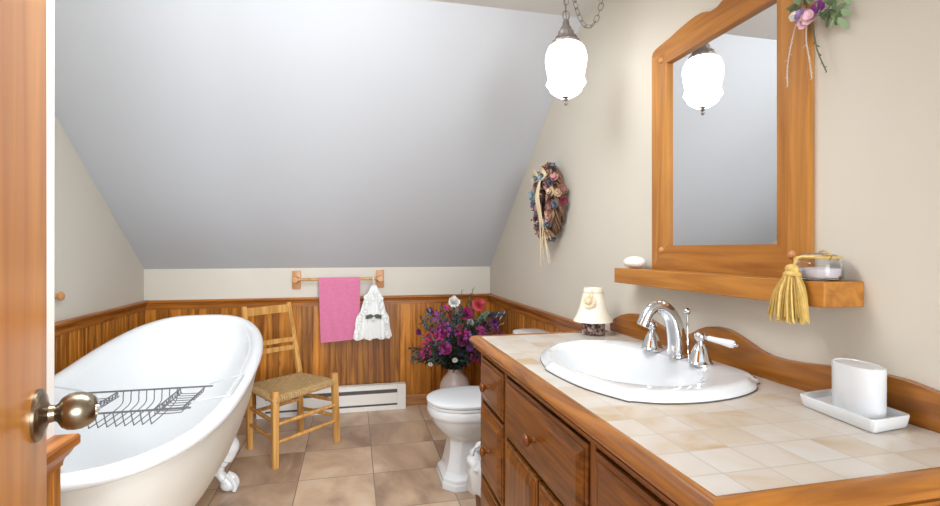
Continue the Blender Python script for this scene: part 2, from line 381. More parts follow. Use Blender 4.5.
def front(y1, y0, z0, z1, kind, knob=None):
    """raised-panel front with a turned wooden knob"""
    bm = BM(); b = .034; th = .016; q = .011
    def rect(d, i): return [(FX-d, y1-i, z0+i), (FX-d, y0+i, z0+i), (FX-d, y0+i, z1-i), (FX-d, y1-i, z1-i)]
    rings(bm, [rect(-.001, 0), rect(.009, 0), rect(.011, .003), rect(.011, .012), rect(.0135, .0125), rect(th+.006, b), rect(th+.006, b+.02)])
    o = obj(kind, bm, M_van_y if kind == 'drawer' else M_van, van, smooth=False)
    ky, kz = knob or ((y0+y1)/2, (z0+z1)/2)
    fx = FX-th-.006
    obj('knob', lathe(BM(), [(.011, -.01), (.0085, 0), (.007, .008), (.009, .013), (.0155, .018), (.017, .023), (.0145, .028), (.006, .031), (0, .0315)], (fx, ky, kz), 20, (-1, 0, 0)), M_knobw, o)
for c0, c1 in ((VY1-.022, 1.567), (.93-.002, VY0+.022)):
    front(c0, c1, .637, .792, 'drawer'); front(c0, c1, .352, .622, 'drawer'); front(c0, c1, .118, .338, 'drawer')
front(1.535, .962, .604, .792, 'drawer')
front(1.535, 1.2545, .118, .588, 'door', (1.31, .45)); front(1.2435, .962, .118, .588, 'door', (1.21, .45))

ct = thing('countertop', 'cream tiled countertop with a rounded wooden edge around the sink', 'countertop', (.78, 1.24, ZT-.048))
TX0, TY0, TY1 = .486, .592, 1.895
SC = Vector((.79, 1.315))                          # sink centre
def sink_outline(k=1.0, dz=0):
    half = [(1.025, 0), (1.025, .17), (1.005, .245), (.985, .258), (.945, .30), (.86, .34), (.757, .357), (.665, .345), (.605, .315), (.592, .305), (.549, .20), (.533, .10), (.528, 0)]
    far = [(1.025, .17), (1.005, .245), (.985, .258), (.945, .30), (.86, .335), (.784, .347), (.70, .318), (.635, .262), (.588, .195), (.556, .115), (.536, .03)]
    pts = [(x, SC.y-d) for x, d in half[1:]]+[(x, SC.y+d) for x, d in far[::-1]]
    return pts
def ring_scaled(k, z, shift=0, k2=None):
    return [(SC.x+shift+(x-SC.x)*k, SC.y+(y-SC.y)*(k2 or k), z) for x, y in SOUT]
def densify(p, n=4):
    q = []; m = len(p)
    for i in range(m):
        a, b = Vector(p[i]), Vector(p[(i+1) % m]); 
        p0, p3 = Vector(p[i-1]), Vector(p[(i+2) % m])
        for j in range(n):
            t = j/n; q.append(tuple(.5*((2*a)+(b-p0)*t+(2*p0-5*a+4*b-p3)*t*t+(3*a-p0-3*b+p3)*t**3)))
    return q
SOUT = sink_outline()
# tile slab with the sink cut-out left open
bm = BM(); N4 = densify(SOUT, 4); hole = [(SC.x+(x-SC.x)*.95, SC.y+(y-SC.y)*.95) for x, y in N4]
def to_rect(x, y):
    dx, dy = x-SC.x, y-SC.y; best = 1e9
    for lim, v in ((XR-.02-SC.x, dx), (TX0-SC.x, dx), (TY1-SC.y, dy), (TY0-SC.y, dy)):
        if v*lim > 0: best = min(best, lim/v)
    return (SC.x+dx*best, SC.y+dy*best)
cor = [(XR-.02, TY0), (TX0, TY0), (TX0, TY1), (XR-.02, TY1)]
pairs = [(math.atan2(y-SC.y, x-SC.x), (x, y), to_rect(x, y)) for x, y in hole]
for c in cor:        # a ray through every corner of the counter
    ang = math.atan2(c[1]-SC.y, c[0]-SC.x); j = min(range(len(hole)), key=lambda i: abs(pairs[i][0]-ang))
    pairs[j] = (pairs[j][0], pairs[j][1], c)
inn = [p[1] for p in pairs]; out = [p[2] for p in pairs]
rr = [[(x, y, ZT) for x, y in inn], [(x, y, ZT) for x, y in out], [(x, y, ZT-.03) for x, y in out], [(x, y, ZT-.03) for x, y in inn]]
V = [[bm.verts.new(p) for p in r] for r in rr]; n = len(inn)
for a in range(4):
    for j in range(n): bm.faces.new((V[a][j], V[a][(j+1) % n], V[(a+1) % 4][(j+1) % n], V[(a+1) % 4][j]))
tl = obj('tile_top', bm, M_ctile, None, smooth=False); tl.parent = ct; tl.location = -ct.location
EDGE = [(0, ZT-.028), (0, ZT+.001), (0.0068, ZT+.003), (0.0189, ZT+.002), (0.0297, ZT-.003), (0.0365, ZT-.010), (0.0378, ZT-.017), (0.0351, ZT-.024), (0.0284, ZT-.029), (0.0189, ZT-.031), (0.0189, ZT-.034), (0.0230, ZT-.037), (0.0230, ZT-.042), (0.0175, ZT-.046), (-.02, ZT-.047), (-.02, ZT-.031)]
bm = BM()       # front edge runs between mitres
def edge_run(path):
    rs = []
    for (px, py, ox, oy) in path: rs.append([(px+ox*t, py+oy*t, z) for t, z in EDGE])
    b = BM(); rings(b, rs); return b
o = obj('edge_trim', edge_run([(TX0, TY0, -1, -1), (TX0, TY1, -1, 1)]), M_edge, ct)
o = obj('edge_trim', edge_run([(XR, TY0, 0, -1), (TX0, TY0, -1, -1)]), M_edge_x, ct)
o = obj('edge_trim', edge_run([(TX0, TY1, -1, 1), (XR-.04, TY1, 0, 1)]), M_edge_x, ct)
# scrolled wooden backsplash
prof = [(1.918, .893), (1.88, .918), (1.83, .937), (1.78, .949), (1.735, .954), (1.69, .953), (1.634, .945), (1.58, .932), (1.53, .921), (1.48, .917), (1.44, .921), (1.396, .934), (1.363, .952), (1.33, .964), (1.296, .97), (1.262, .97),
        (1.235, .967), (1.20, .957), (1.167, .945), (1.13, .932), (1.093, .924), (1.05, .923), (1.003, .926), (.924, .935), (.85, .942), (.80, .9445), (.765, .944), (.735, .939), (.704, .933), (.65, .918), (.60, .90), (.56, .88)]
bm = BM(); prism(bm, [(XR-.02, y, z) for y, z in prof]+[(XR-.02, .56, ZT+.0005), (XR-.02, 1.918, ZT+.0005)], (.019, 0, 0))
bs = obj('backsplash', bm, M_edge, None, smooth=False, at=(XR-.01, 1.24, ZT)); tag(bs, 'scrolled wooden backsplash board standing on the counter against the wall', 'backsplash')

# sink
bm = BM(); SOUT = densify(sink_outline(), 3)
rs = [ring_scaled(.93, ZT-.02), ring_scaled(.985, ZT+.0008), ring_scaled(1, ZT+.0035), ring_scaled(1.0, ZT+.007), ring_scaled(.99, ZT+.011), ring_scaled(.965, ZT+.013), ring_scaled(.955, ZT+.0175), ring_scaled(.93, ZT+.021), ring_scaled(.90, ZT+.022)]
basin = lambda k, z, ov: [tuple(Vector((SC.x-.035+.178*k*math.cos(a), SC.y+.275*k*math.sin(a), z)).lerp(Vector(p), ov)) for a, p in ((math.atan2((q[1]-SC.y)/.36, (q[0]-SC.x)/.25), q) for q in ring_scaled(.9, z))]
rs += [basin(1.04, ZT+.0205, .12), basin(1.0, ZT+.016, 0), basin(.97, ZT+.0, 0), basin(.9, ZT-.05, 0), basin(.76, ZT-.1, 0), basin(.5, ZT-.13, 0), basin(.12, ZT-.14, 0)]
rings(bm, rs, cap0=False, cap1=True)
sk = obj('sink', bm, M_porc, None, at=(SC.x, SC.y, ZT), angle=50); tag(sk, 'white drop-in porcelain sink with pointed corners set in the tiled counter', 'sink')
obj('sealant', (lambda b: (rings(b, [ring_scaled(.99, ZT+.0004), ring_scaled(1.004, ZT+.0004, 0, 1.003), ring_scaled(1.004, ZT+.0022, 0, 1.003), ring_scaled(.99, ZT+.0022)], False, False), b)[1])(BM()), M_slot, sk)
obj('drain', lathe(BM(), [(.022, 0), (.022, .003), (.015, .004), (0, .002)], (SC.x-.035, SC.y, ZT-.1398), 20), M_chrome, sk)
# faucet
ZD = ZT+.0215; SY = 1.314
fc = thing('faucet', 'chrome sink faucet with arched spout and white porcelain lever handles', 'faucet', (.935, SY, ZD))
path = bez([(.943, SY, ZD-.002), (.942, SY, ZD+.05), (.930, SY, ZD+.105), (.905, SY, ZD+.14), (.876, SY, ZD+.149), (.848, SY, ZD+.134), (.828, SY, ZD+.095)], 6)
nP = len(path); rad = [.030-.012*min(1, i/(nP*.7)) for i in range(nP)]; rad[-1] = .018; rad[-2] = .0185
bm = BM(); tube(bm, path, rad, 16, 1.0); lathe(bm, [(.03, -.002), (.03, .004), (.027, .008), (.026, .012)], (.943, SY, ZD), 24); obj('spout', bm, M_chrome, fc)
bm = BM(); tube(bm, [(.988, SY+.012, ZD-.001), (.986, SY+.012, ZD+.125)], .003, 8); ball(bm, (.986, SY+.012, ZD+.132), .0105); lathe(bm, [(.007, 0), (.007, .004), (.004, .006)], (.988, SY+.012, ZD), 12); obj('lift_rod', bm, M_chrome, fc)
def valve(x, y, lx, ly):
    bm = BM(); lathe(bm, [(.034, -.001), (.034, .005), (.031, .008), (.029, .014), (.0235, .03), (.018, .044), (.0135, .052), (.0125, .056), (.009, .058), (.0085, .064), (.012, .067), (.0145, .072), (.0155, .078), (.0145, .084), (.01, .089), (0, .091)], (x, y, ZD), 24)
    h = obj('handle', bm, M_chrome, fc)
    d = Vector((lx, ly, -.012)).normalized(); c = Vector((x, y, ZD+.078))
    bm = BM(); tube(bm, [c, c+d*.024], .006, 10); obj('lever_stem', bm, M_chrome, h)
    bm = BM(); lathe(bm, [(.006, .02), (.0075, .023), (.0075, .03), (.0085, .05), (.0105, .07), (.0115, .08), (.0095, .088), (.004, .09)], c, 16, d); l = obj('lever', bm, M_porc, h); l['label'] = 'white porcelain lever'
    bm = BM(); lathe(bm, [(.004, .088), (.0055, .092), (.004, .098), (0, .099)], c, 12, d); obj('lever_tip', bm, M_chrome, h)
valve(.928, 1.42, .046, .071); valve(.939, 1.207, .046, -.071)

# small cream lamp at the far end of the counter
lc = (.94, 1.845, ZT+.0005)
lp = thing('accent_lamp', 'small lamp with cream shade and dark glass base on the counter', 'lamp', lc)
bm = BM(); lathe(bm, [(0, 0), (.044, 0), (.048, .003), (.048, .05), (.045, .054), (.03, .056), (.02, .06), (.012, .064), (0, .064)], lc, 8); obj('base', bm, M_jarlamp, lp, angle=30)
bm = BM(); tube(bm, [(lc[0], lc[1], ZT+.06), (lc[0], lc[1], ZT+.175)], .004, 8); obj('stem', bm, M_brass, lp)
bm = BM(); pr = [(.078, .053), (.077, .056), (.066, .075), (.055, .105), (.046, .14), (.039, .17), (.037, .187)]
lathe(bm, pr+[(r-.0015, h) for r, h in pr[::-1]]+[(.078, .053)], lc, 36); 
for f in [f for f in bm.faces if len(f.verts) > 4]: bm.faces.remove(f)
sh = obj('shade', bm, M_shade, lp)
bm = BM(); lathe(bm, [(.0375, .167), (.041, .167), (.041, .1715), (.0385, .1715)], lc, 30); obj('ribbon', bm, M_raffia, sh)
bm = BM(); 
c = Vector((lc[0]-.036, lc[1]-.036, ZT+.135)); lathe(bm, [(.026, 0), (.026, .002), (.016, .005), (.013, .016), (.009, .02), (0, .021)], c, 20, (-.62, -.62, .45)); tube(bm, bez([c+Vector((-.005, -.005, .012)), c+Vector((.0, -.012, .03)), c+Vector((.014, .0, .045))], 5), .003, 6)
o = obj('hat_ornament', bm, M_raffia, sh); o['label'] = 'tiny straw hat ornament tied to the shade'

# white tray and the oval container on it
tc = Vector((.992, .818, ZT+.0005)); A = math.radians(7)
def rot(p): return (tc.x+p[0]*math.cos(A)+p[1]*math.sin(A)*1.0, tc.y-p[0]*math.sin(A)*-1*.0+p[1]*math.cos(A)+p[0]*.12, p[2])
def tray_ring(hx, hy, z, n=16): return [rot((x-tc.x, y-tc.y, z)) for x, y, z in sup(tc.x, tc.y, hx, hy, n, z, 72)]
bm = BM(); z = ZT+.0015
rings(bm, [tray_ring(.050, .086, z), tray_ring(.052, .088, z+.003), tray_ring(.055, .0915, z+.022), tray_ring(.054, .0905, z+.0245), tray_ring(.0505, .087, z+.0245), tray_ring(.049, .0855, z+.022), tray_ring(.046, .083, z+.012)])
o = obj('soap_tray', bm, M_porc, None, at=tuple(tc)); tag(o, 'low white ceramic tray on the tiled counter near the wall', 'tray')
bm = BM(); zb = z+.0125
def ov(a, b, zz): return [rot((x, y, zz)) for x, y, _ in sup(0.008, -.010, a, b, 2.2, 0, 48)]
rings(bm, [ov(.036, .054, zb), ov(.0375, .0555, zb+.003), ov(.0375, .056, zb+.090), ov(.0365, .055, zb+.0935), ov(.034, .0525, zb+.0943), ov(.033, .0515, zb+.0925), ov(.02, .03, zb+.0932)])
o = obj('oval_container', bm, M_porc, None, at=(tc.x, tc.y, zb)); tag(o, 'white oval ceramic container standing on the low white tray', 'container')

# ------------------------------------------------------------------ mirror, shelf and what they carry
sf = box(BM(), .968, XR-.0005, .857, 1.727, 1.077, 1.132, .0015, 1)
o = obj('wall_shelf', sf, M_mir_y, None, smooth=False, at=(1.02, 1.29, 1.077)); tag(o, 'thick honey pine shelf on the right wall under the mirror', 'shelf')
MX = 1.055; ML, MR, MIL, MIR, MB, MBI, MTI, MTO = 1.615, .977, 1.528, 1.066, 1.1325, 1.215, 1.847, 1.90
mr = thing('wall_mirror', 'pine framed mirror with scalloped top above the shelf', 'mirror', (XR-.01, 1.296, 1.1325))
def fpoly(name, yz, mat, th=.0195):
    bm = BM(); prism(bm, [(MX, y, z) for y, z in yz], (th, 0, 0)); return obj(name, bm, mat, mr, smooth=False)
fpoly('stile', [(ML, MB), (ML, MTO), (MIL, MTI), (MIL, MBI)], M_mir); fpoly('stile', [(MR, MB), (MIR, MBI), (MIR, MTI), (MR, MTO)], M_mir)
fpoly('bottom_rail', [(ML, MB), (MIL, MBI), (MIR, MBI), (MR, MB)], M_mir_y)
hump = [(1.607, 1.912), (1.592, 1.918), (1.56, 1.9215), (1.51, 1.926), (1.46, 1.934), (1.42, 1.9385), (1.38, 1.9405), (1.35, 1.938), (1.325, 1.930), (1.312, 1.924), (1.304, 1.923)]
mid = (ML+MR)/2; top = [(ML, MTO)]+hump+[(2*mid-y, z) for y, z in hump[::-1]]+[(MR, MTO)]
fpoly('top_rail', top+[(MIR, MTI), (MIL, MTI)], M_mir_y)
bm = BM(); box(bm, MX+.013, MX+.0175, MIR-.012, MIL+.012, MBI-.012, MTI+.012); obj('mirror_glass', bm, M_mirror, mr, smooth=False)
for y, z in ((1.557, 1.20), (1.557, 1.866), (1.02, 1.188), (1.02, 1.875)):
    obj('peg', lathe(BM(), [(.011, -.002), (.011, .002), (.0085, .006), (.004, .0085), (0, .009)], (MX, y, z), 16, (-1, 0, 0)), M_peg, mr)
# soap at the far end of the shelf
bm = BM(); ball(bm, (1.02, 1.672, 1.1545), .055, (.62, 1, .41), 14)
o = obj('soap_bar', bm, M_soap, None, at=(1.022, 1.672, 1.132)); tag(o, 'white oval soap bar at the far end of the pine shelf', 'soap')
# glass jar with a gold tassel hung from it
jc = (1.022, .918, 1.1322)
jr = thing('glass_jar', 'small clear glass jar with metal clasp lid on the pine shelf', 'jar', jc)
bm = BM(); out_ = [(0, 0), (.038, 0), (.044, .004), (.045, .012), (.045, .036), (.042, .044), (.034, .049), (.033, .052)]
lathe(bm, out_+[(.030, .052), (.031, .048), (.039, .042), (.042, .036), (.042, .012), (.04, .006), (0, .004)], jc, 36); obj('jar_body', bm, M_glass, jr)
bm = BM(); lathe(bm, [(0, .0045), (.036, .006), (.0405, .013), (.0405, .026), (.02, .029), (0, .028)], jc, 28); obj('bath_salts', bm, M_salt, jr)
bm = BM(); lathe(bm, [(.034, .0525), (.036, .054), (.034, .057), (.02, .0605), (0, .0615)], jc, 30); jl = obj('jar_lid', bm, M_glass, jr)
bm = BM(); tube(bm, [(jc[0]+.0375*math.cos(a), jc[1]+.0375*math.sin(a), jc[2]+.052) for a in [2*PI*i/28 for i in range(29)]], .0018, 6)
tube(bm, bez([(jc[0]-.012, jc[1]-.036, jc[2]+.045), (jc[0]-.014, jc[1]-.042, jc[2]+.056), (jc[0]-.006, jc[1]-.02, jc[2]+.066), (jc[0], jc[1], jc[2]+.0625)], 5), .0016, 6); obj('wire_clasp', bm, M_brass, jr)
ts = thing('tassel', 'gold thread tassel hanging from the glass jar over the shelf edge', 'tassel', (.95, .93, 1.14))
hx, hy, hz = .952, .921, 1.157
bm = BM()
for k in range(2):
    tube(bm, bez([(jc[0]-.036, jc[1]-.024+k*.008, jc[2]+.052), (.975, .925+k*.006, 1.183), (.961, .922, 1.171), (hx, hy, hz)], 6), .003, 6)
tube(bm, [(jc[0]+.041*math.cos(a), jc[1]+.041*math.sin(a), jc[2]+.051) for a in [PI*.75+2*PI*i/24 for i in range(24)]], .003, 6); obj('cord', bm, M_gold, ts)
bm = BM(); lathe(bm, [(.004, .012), (.012, .009), (.016, .003), (.015, -.004), (.019, -.007), (.021, -.010), (.020, -.014), (.016, -.016)], (hx, hy, hz), 18, sx=.7); obj('head', bm, M_gold, ts)
bm = BM()
for i in range(100):
    a = 2*PI*i/100*3.0; r0 = random.uniform(.004, .018); r1 = r0*random.uniform(2.3, 3.3); 
    ca, sa = math.cos(a), math.sin(a); L = random.uniform(.088, .105)
    p = [(hx+min(.7*r0*ca, .009), hy+r0*sa, hz-.014), (hx-.004+max(-.02, min(.5*r1*ca*.8, .011)), hy+r1*.75*sa, hz-.05), (hx-.004+max(-.024, min(.5*r1*ca, .011)), hy+r1*sa+random.uniform(-.004, .004), hz-.014-L)]
    tube(bm, bez(p, 3), .0024, 5)
obj('fringe', bm, M_gold, ts)['kind'] = 'stuff'

# ------------------------------------------------------------------ blossoms, leaves
def petal(bm, c, d, side_, up, L, w, cup):
    """one cupped petal from c along d"""
    rows = []
    for i in range(4):
        t = i/3; ww = w*(.35, .95, 1.0, .55)[i]; p = c+d*L*t+up*cup*L*t*t
        rows.append([bm.verts.new(p-side_*ww/2+up*cup*L*.15*t), bm.verts.new(p), bm.verts.new(p+side_*ww/2+up*cup*L*.15*t)])
    for i in range(3):
        for j in range(2): bm.faces.new((rows[i][j], rows[i][j+1], rows[i+1][j+1], rows[i+1][j]))
def blossom(bm, c, n, r, layers=3, per=6, tight=1.0):
    c, n = Vector(c), Vector(n).normalized(); u = n.orthogonal().normalized(); w = n.cross(u)
    for l in range(layers):
        k = 1-.28*l; cup = (.15+.55*l)*tight
        for i in range(per):
            a = 2*PI*(i+l*.5)/per+random.uniform(-.15, .15); d = u*math.cos(a)+w*math.sin(a)
            petal(bm, c+n*r*.1*l, (d+n*.25*l).normalized(), d.cross(n).normalized(), n, r*k*random.uniform(.85, 1.1), r*k*1.1, cup)
    ball(bm, c+n*r*.12, r*.2, n=6)
def leafy(bm, pts, leaf_l, leaf_w, n, start=.25, droop=0):
    P = bez(pts, 6); m = len(P)
    for i in range(n):
        t = start+(1-start)*i/(n-1); k = min(m-2, int(t*(m-1))); p = P[k].lerp(P[k+1], t*(m-1)-k); d = (P[k+1]-P[k]).normalized()
        s = d.orthogonal().normalized(); s.rotate(Matrix.Rotation(i*2.4+random.uniform(-.5, .5), 3, d)); v = (s+d*.7+Vector((0, 0, -droop))).normalized()
        q = v.cross(d).normalized(); L = leaf_l*random.uniform(.7, 1.15)*(1-.4*t)
        petal(bm, p, v, q, v.cross(q), L, leaf_w, random.uniform(-.2, .25))
    return P

# sprig tied to the frame's top corner
sg = thing('flower_sprig', 'dried sprig of lavender flowers and green leaves at the mirror frame corner', 'flowers', (1.04, .955, 1.75))
bm = BM()
for p, q in (((1.04, .96, 1.76), (1.05, .895, 1.715)), ((1.03, .96, 1.77), (1.03, .985, 1.79)), ((1.04, .95, 1.78), (1.055, .89, 1.76)), ((1.03, .95, 1.76), (1.03, .94, 1.80)), ((1.04, .945, 1.755), (1.052, .89, 1.73))):
    d = (Vector(q)-Vector(p)); leafy(bm, [p, Vector(p)+d*.5, q], .045, .016, 7)
obj('leaves', bm, M_leafD, sg)
for c, r, k in (((1.025, .962, 1.748), .017, 'lavender'), ((1.022, .942, 1.735), .017, 'pale pink'), ((1.03, .925, 1.752), .014, 'purple'), ((1.02, .957, 1.727), .013, 'pale pink'), ((1.03, .99, 1.76), .012, 'white')):
    bm = BM(); blossom(bm, c, (-.8, -.5, .1), r, 2, 5); o = obj('blossom', bm, FC[k], sg); o['label'] = k+' blossom'
for pts, mt in (([(1.035, .95, 1.735), (1.04, .945, 1.69), (1.04, .935, 1.65), (1.045, .92, 1.605)], M_stem), ([(1.03, .985, 1.74), (1.032, 1.0, 1.70), (1.036, 1.015, 1.65), (1.036, 1.015, 1.60)], M_wtwig), ([(1.035, .962, 1.735), (1.035, .962, 1.69), (1.035, .955, 1.65), (1.04, .952, 1.60)], M_wtwig)):
    bm = BM(); P = bez(pts, 6); tube(bm, P, .0016, 5); leafy(bm, pts, .013, .004, 9, .3); obj('trailing_stem', bm, mt, sg)

# dried wreath on the right wall
wc = Vector((1.03, 2.505, 1.452)); RA, RB = .108, .148
wr = thing('wreath', 'dried flower wreath with raffia tails hanging on the right wall', 'wreath', tuple(wc))
bm = BM()
for k in range(26):
    pts = []
    ph, tr, q0 = random.uniform(0, 6.28), random.uniform(.008, .042), random.uniform(2.6, 4.4)
    for i in range(49):
        a = 2*PI*i/48; o_ = tr*math.cos(round(q0)*a+ph); q = tr*.85*math.sin(round(q0)*a+ph)
        pts.append(wc+Vector((q, (RA+o_)*math.cos(a), (RB+o_)*math.sin(a))))
    tube(bm, pts, .0048, 5)
obj('twig_ring', bm, M_twig, wr)
names = ['dusty pink', 'brown', 'tan', 'dusty blue', 'dusty pink', 'slate', 'brown', 'navy', 'tan', 'maroon', 'cream']
FC['brown'] = plain('brown petals', (134, 92, 78), .8, var=.25, scale=60); FC['slate'] = plain('slate petals', (104, 108, 122), .8, var=.25, scale=60); FC['cream'] = plain('cream petals', (212, 190, 160), .8, var=.2, scale=60)
for i in range(97):
    a = 2*PI*(i*.618)+random.uniform(-.05, .05); low = -1.1 < math.sin(a) < -.3 and math.cos(a) < .6
    if low and i % 4 == 0: continue
    be = random.uniform(-1.0, 1.75); off = .046*math.sin(be); c = wc+Vector((-.046*math.cos(be), (RA+off)*math.cos(a), (RB+off)*math.sin(a)))
    bm = BM(); blossom(bm, c, (-math.cos(be)-.1, math.sin(be)*math.cos(a), math.sin(be)*math.sin(a)), random.uniform(.018, .03), 2, 6); k = names[(i*7) % 11]; o = obj('dried_blossom', bm, FC[k], wr, angle=80)
for a in (1.25, .35, 2.0):          # the few larger blue blossoms
    c = wc+Vector((-.066, RA*math.cos(a), RB*math.sin(a))); bm = BM(); blossom(bm, c, (-1, -.3, .1), .03, 2, 5, .6); o = obj('dried_blossom', bm, FC['dusty blue'], wr, angle=80); o['label'] = 'pale blue dried blossom'
bm = BM()
for i in range(60):
    a = 2*PI*i/60+random.uniform(-.1, .1); c = wc+Vector((-.03, (RA+random.uniform(-.03, .03))*math.cos(a), (RB+random.uniform(-.03, .03))*math.sin(a))); d = Vector((-random.uniform(.01, .03), math.cos(a+1)*.035, math.sin(a+1)*.035)); leafy(bm, [c, c+d*.5, c+d], .018, .007, 5)
obj('dried_leaves', bm, M_twig, wr, angle=80)
bm = BM(); kn = wc+Vector((-.07, -.028, .128))
for i in range(30):
    y = random.uniform(-.045, .045); L = random.choice((random.uniform(.22, .34), random.uniform(.34, .47)))
    tube(bm, bez([kn+Vector((0, y*.2, 0)), kn+Vector((-.018, y*.6, -.10)), kn+Vector((.0, y*.5, -.21)), kn+Vector((random.uniform(.0, .05), y*.8+random.uniform(-.03, .03)*L/.4, -L))], 4), .0016, 5)
for s in (-1, 1):
    for k in range(6): tube(bm, bez([kn, kn+Vector((-.02, s*.05, .02+.006*k)), kn+Vector((-.01, s*(.08+.006*k), .0)), kn+Vector((-.02, s*.04, -.02)), kn], 4), .0016, 5)
obj('raffia_bow', bm, M_raffia, wr)

# ------------------------------------------------------------------ pendant lamp on its chain
LP = Vector((.7737, 1.735, 0)); GZ = 1.770
def chain(bm, pts, L=.03, w=.0085, r=.0017):
    pts = [Vector(p) for p in pts]; acc = 0; want = 0; k = 0; i = 0; marks = []
    cum = [0]
    for a, b in zip(pts, pts[1:]): cum.append(cum[-1]+(b-a).length)
    def at(s):
        for j in range(len(cum)-1):
            if s <= cum[j+1]: return pts[j].lerp(pts[j+1], (s-cum[j])/(cum[j+1]-cum[j]))
        return pts[-1]
    n = max(1, int(cum[-1]/(L*.8))); st = cum[-1]/n
    for q in range(n):
        a, b = at(q*st), at((q+1)*st); d = (b-a).normalized(); c = (a+b)/2
        u = d.orthogonal().normalized(); u = (Matrix.Rotation(PI/2*(q % 2)+.5, 3, d) @ u)
        loop = [c+d*(L/2-w)*(1 if math.cos(t) >= 0 else -1)+d*w*math.cos(t)+u*w*math.sin(t) for t in [2*PI*j/14 for j in range(15)]]
        tube(bm, loop, r, 6)
pl = thing('pendant_lamp', 'lit white milk glass pendant lamp hanging on a grey chain', 'lamp', (LP.x, LP.y, GZ))
PX = .0037
gp = [(7, 96), (12, 93), (15.5, 90), (16.5, 87), (18.5, 84.5), (19.8, 82.5), (18.6, 80), (18, 76), (18.6, 71), (20, 65), (20.6, 58), (20, 52), (17.5, 46), (13.5, 43), (11, 42)]
bm = BM(); lathe(bm, [(r*PX, (96-v)*PX) for r, v in gp], (LP.x, LP.y, GZ), 48, wob=lambda t, h: 1+.014*math.cos(2*PI*t*12))
obj('globe', bm, M_globe, pl)['label'] = 'lit white milk glass globe'
cz = lambda v: (96-v)*PX
cp = [(11, 43.5), (14.2, 42.8), (14.2, 40.5), (11.5, 38.5), (10.8, 35.5), (8, 34), (7.6, 30), (5.8, 29), (5.2, 26), (3.4, 24), (3.2, 20), (2.2, 18), (0, 18)]
bm = BM(); lathe(bm, [(r*PX, cz(v)) for r, v in cp], (LP.x, LP.y, GZ), 28, wob=lambda t, h: 1+.03*math.cos(2*PI*t*14)); obj('cap', bm, M_lampm, pl)
bm = BM(); lathe(bm, [(0, cz(104.5)), (1.3*PX, cz(104)), (2*PX, cz(102)), (1*PX, cz(100.5)), (2.6*PX, cz(98.5)), (1.2*PX, cz(97)), (6.8*PX, cz(95)), (6.4*PX, cz(93.5)), (3*PX, cz(93))], (LP.x, LP.y, GZ), 20); obj('finial', bm, M_lampm, pl)
zt = GZ+cz(18)
bm = BM(); tube(bm, [(LP.x+.013*math.sin(t), LP.y, zt+.016+.018*math.cos(t)) for t in [2*PI*i/20 for i in range(21)]], .0024, 6); obj('loop', bm, M_lampm, pl)
bm = BM(); chain(bm, [(LP.x, LP.y, zt+.03), (LP.x, LP.y, ZC-.012)]); obj('chain', bm, M_lampm, pl)
bm = BM(); xa, xb = LP.x, .945
chain(bm, [(xa+(xb-xa)*t, LP.y-.02*t, 2.035+.262*abs(2*t-1)**2.1) for t in [i/30 for i in range(31)]]); o = obj('swag_chain', bm, M_lampm, pl)
for x, y in ((xa, LP.y), (xb, LP.y-.02)):
    bm = BM(); lathe(bm, [(.012, 0), (.012, -.003), (.003, -.006)], (x, y, ZC), 14); tube(bm, [(x+.007*math.sin(t), y, ZC-.012+.008*math.cos(t)) for t in [i/12*5.2 for i in range(13)]], .0018, 6)
    obj('ceiling_hook', bm, M_lampm, pl)
bm = BM(); tube(bm, bez([(LP.x+.002, LP.y, zt), (LP.x-.004, LP.y+.004, zt+.1), (LP.x+.003, LP.y, zt+.2), (LP.x, LP.y, ZC-.02)], 6), .002, 6); obj('cord', bm, M_lampm, pl)

# ------------------------------------------------------------------ bathtub
CX, TA, TYN, TYF, TN = -.866, .421, 1.517, 3.276, 2.9
TYC, TB = (TYN+TYF)/2, (TYF-TYN)/2
NT = 96
def rimz(y): return .58+(.218*((y-1.77)/(TYF-1.77))**2 if y > 1.77 else 0)
rim = []
for i in range(NT):
    t = 2*PI*i/NT; c, s = math.cos(t), math.sin(t)
    x = CX+TA*math.copysign(abs(c)**(2/TN), c); y = TYC+TB*math.copysign(abs(s)**(2/TN), s); rim.append(Vector((x, y, rimz(y))))
nrm = []
for i in range(NT):
    d = rim[(i+1) % NT]-rim[i-1]; nrm.append(Vector((d.y, -d.x, 0)).normalized())
def rring(off, dz): return [p+n*off+Vector((0, 0, dz)) for p, n in zip(rim, nrm)]
def body(inset, z_floor, s, bot):
    """ring part way (s 0..1) from the rim down to the tub floor"""
    cxb, ab, cyb, bb, nb = bot; r = []
    for i in range(NT):
        t = 2*PI*i/NT; c, sn = math.cos(t), math.sin(t); top_ = rim[i]-nrm[i]*inset
        b = Vector((cxb+ab*math.copysign(abs(c)**(2/nb), c), cyb+bb*math.copysign(abs(sn)**(2/nb), sn), z_floor))
        far = max(0, sn); ex = 1.75-.45*far; k = s**ex
        zz = top_.z-.012+(z_floor-top_.z+.012)*(1-(1-s)**(1+.9*(1-far)*.6)) if s < 1 else z_floor
        r.append(Vector((top_.x+(b.x-top_.x)*k, top_.y+(b.y-top_.y)*k, zz)))
    return r
tub = thing('bathtub', 'white clawfoot slipper bathtub with rolled rim along the left wall', 'bathtub', (CX, TYC, 0))
SS = [0, .06, .14, .24, .36, .48, .6, .7, .79, .87, .94, 1]
BO = (CX, .165, 2.22, .46, 2.4); BI = (CX, .15, 2.22, .42, 2.4)
bm = BM()
rl = [rring(-.016, -.022), rring(-.006, -.022), rring(0, -.014), rring(.002, -.004), rring(-.004, .008), rring(-.018, .017), rring(-.036, .019), rring(-.054, .014), rring(-.066, .004)]
rl += [body(.070, .20, s, BI) for s in SS]+[[Vector((CX, 2.22, .198)).lerp(p, k) for p in body(.07, .20, 1, BI)] for k in (.6, .2)]
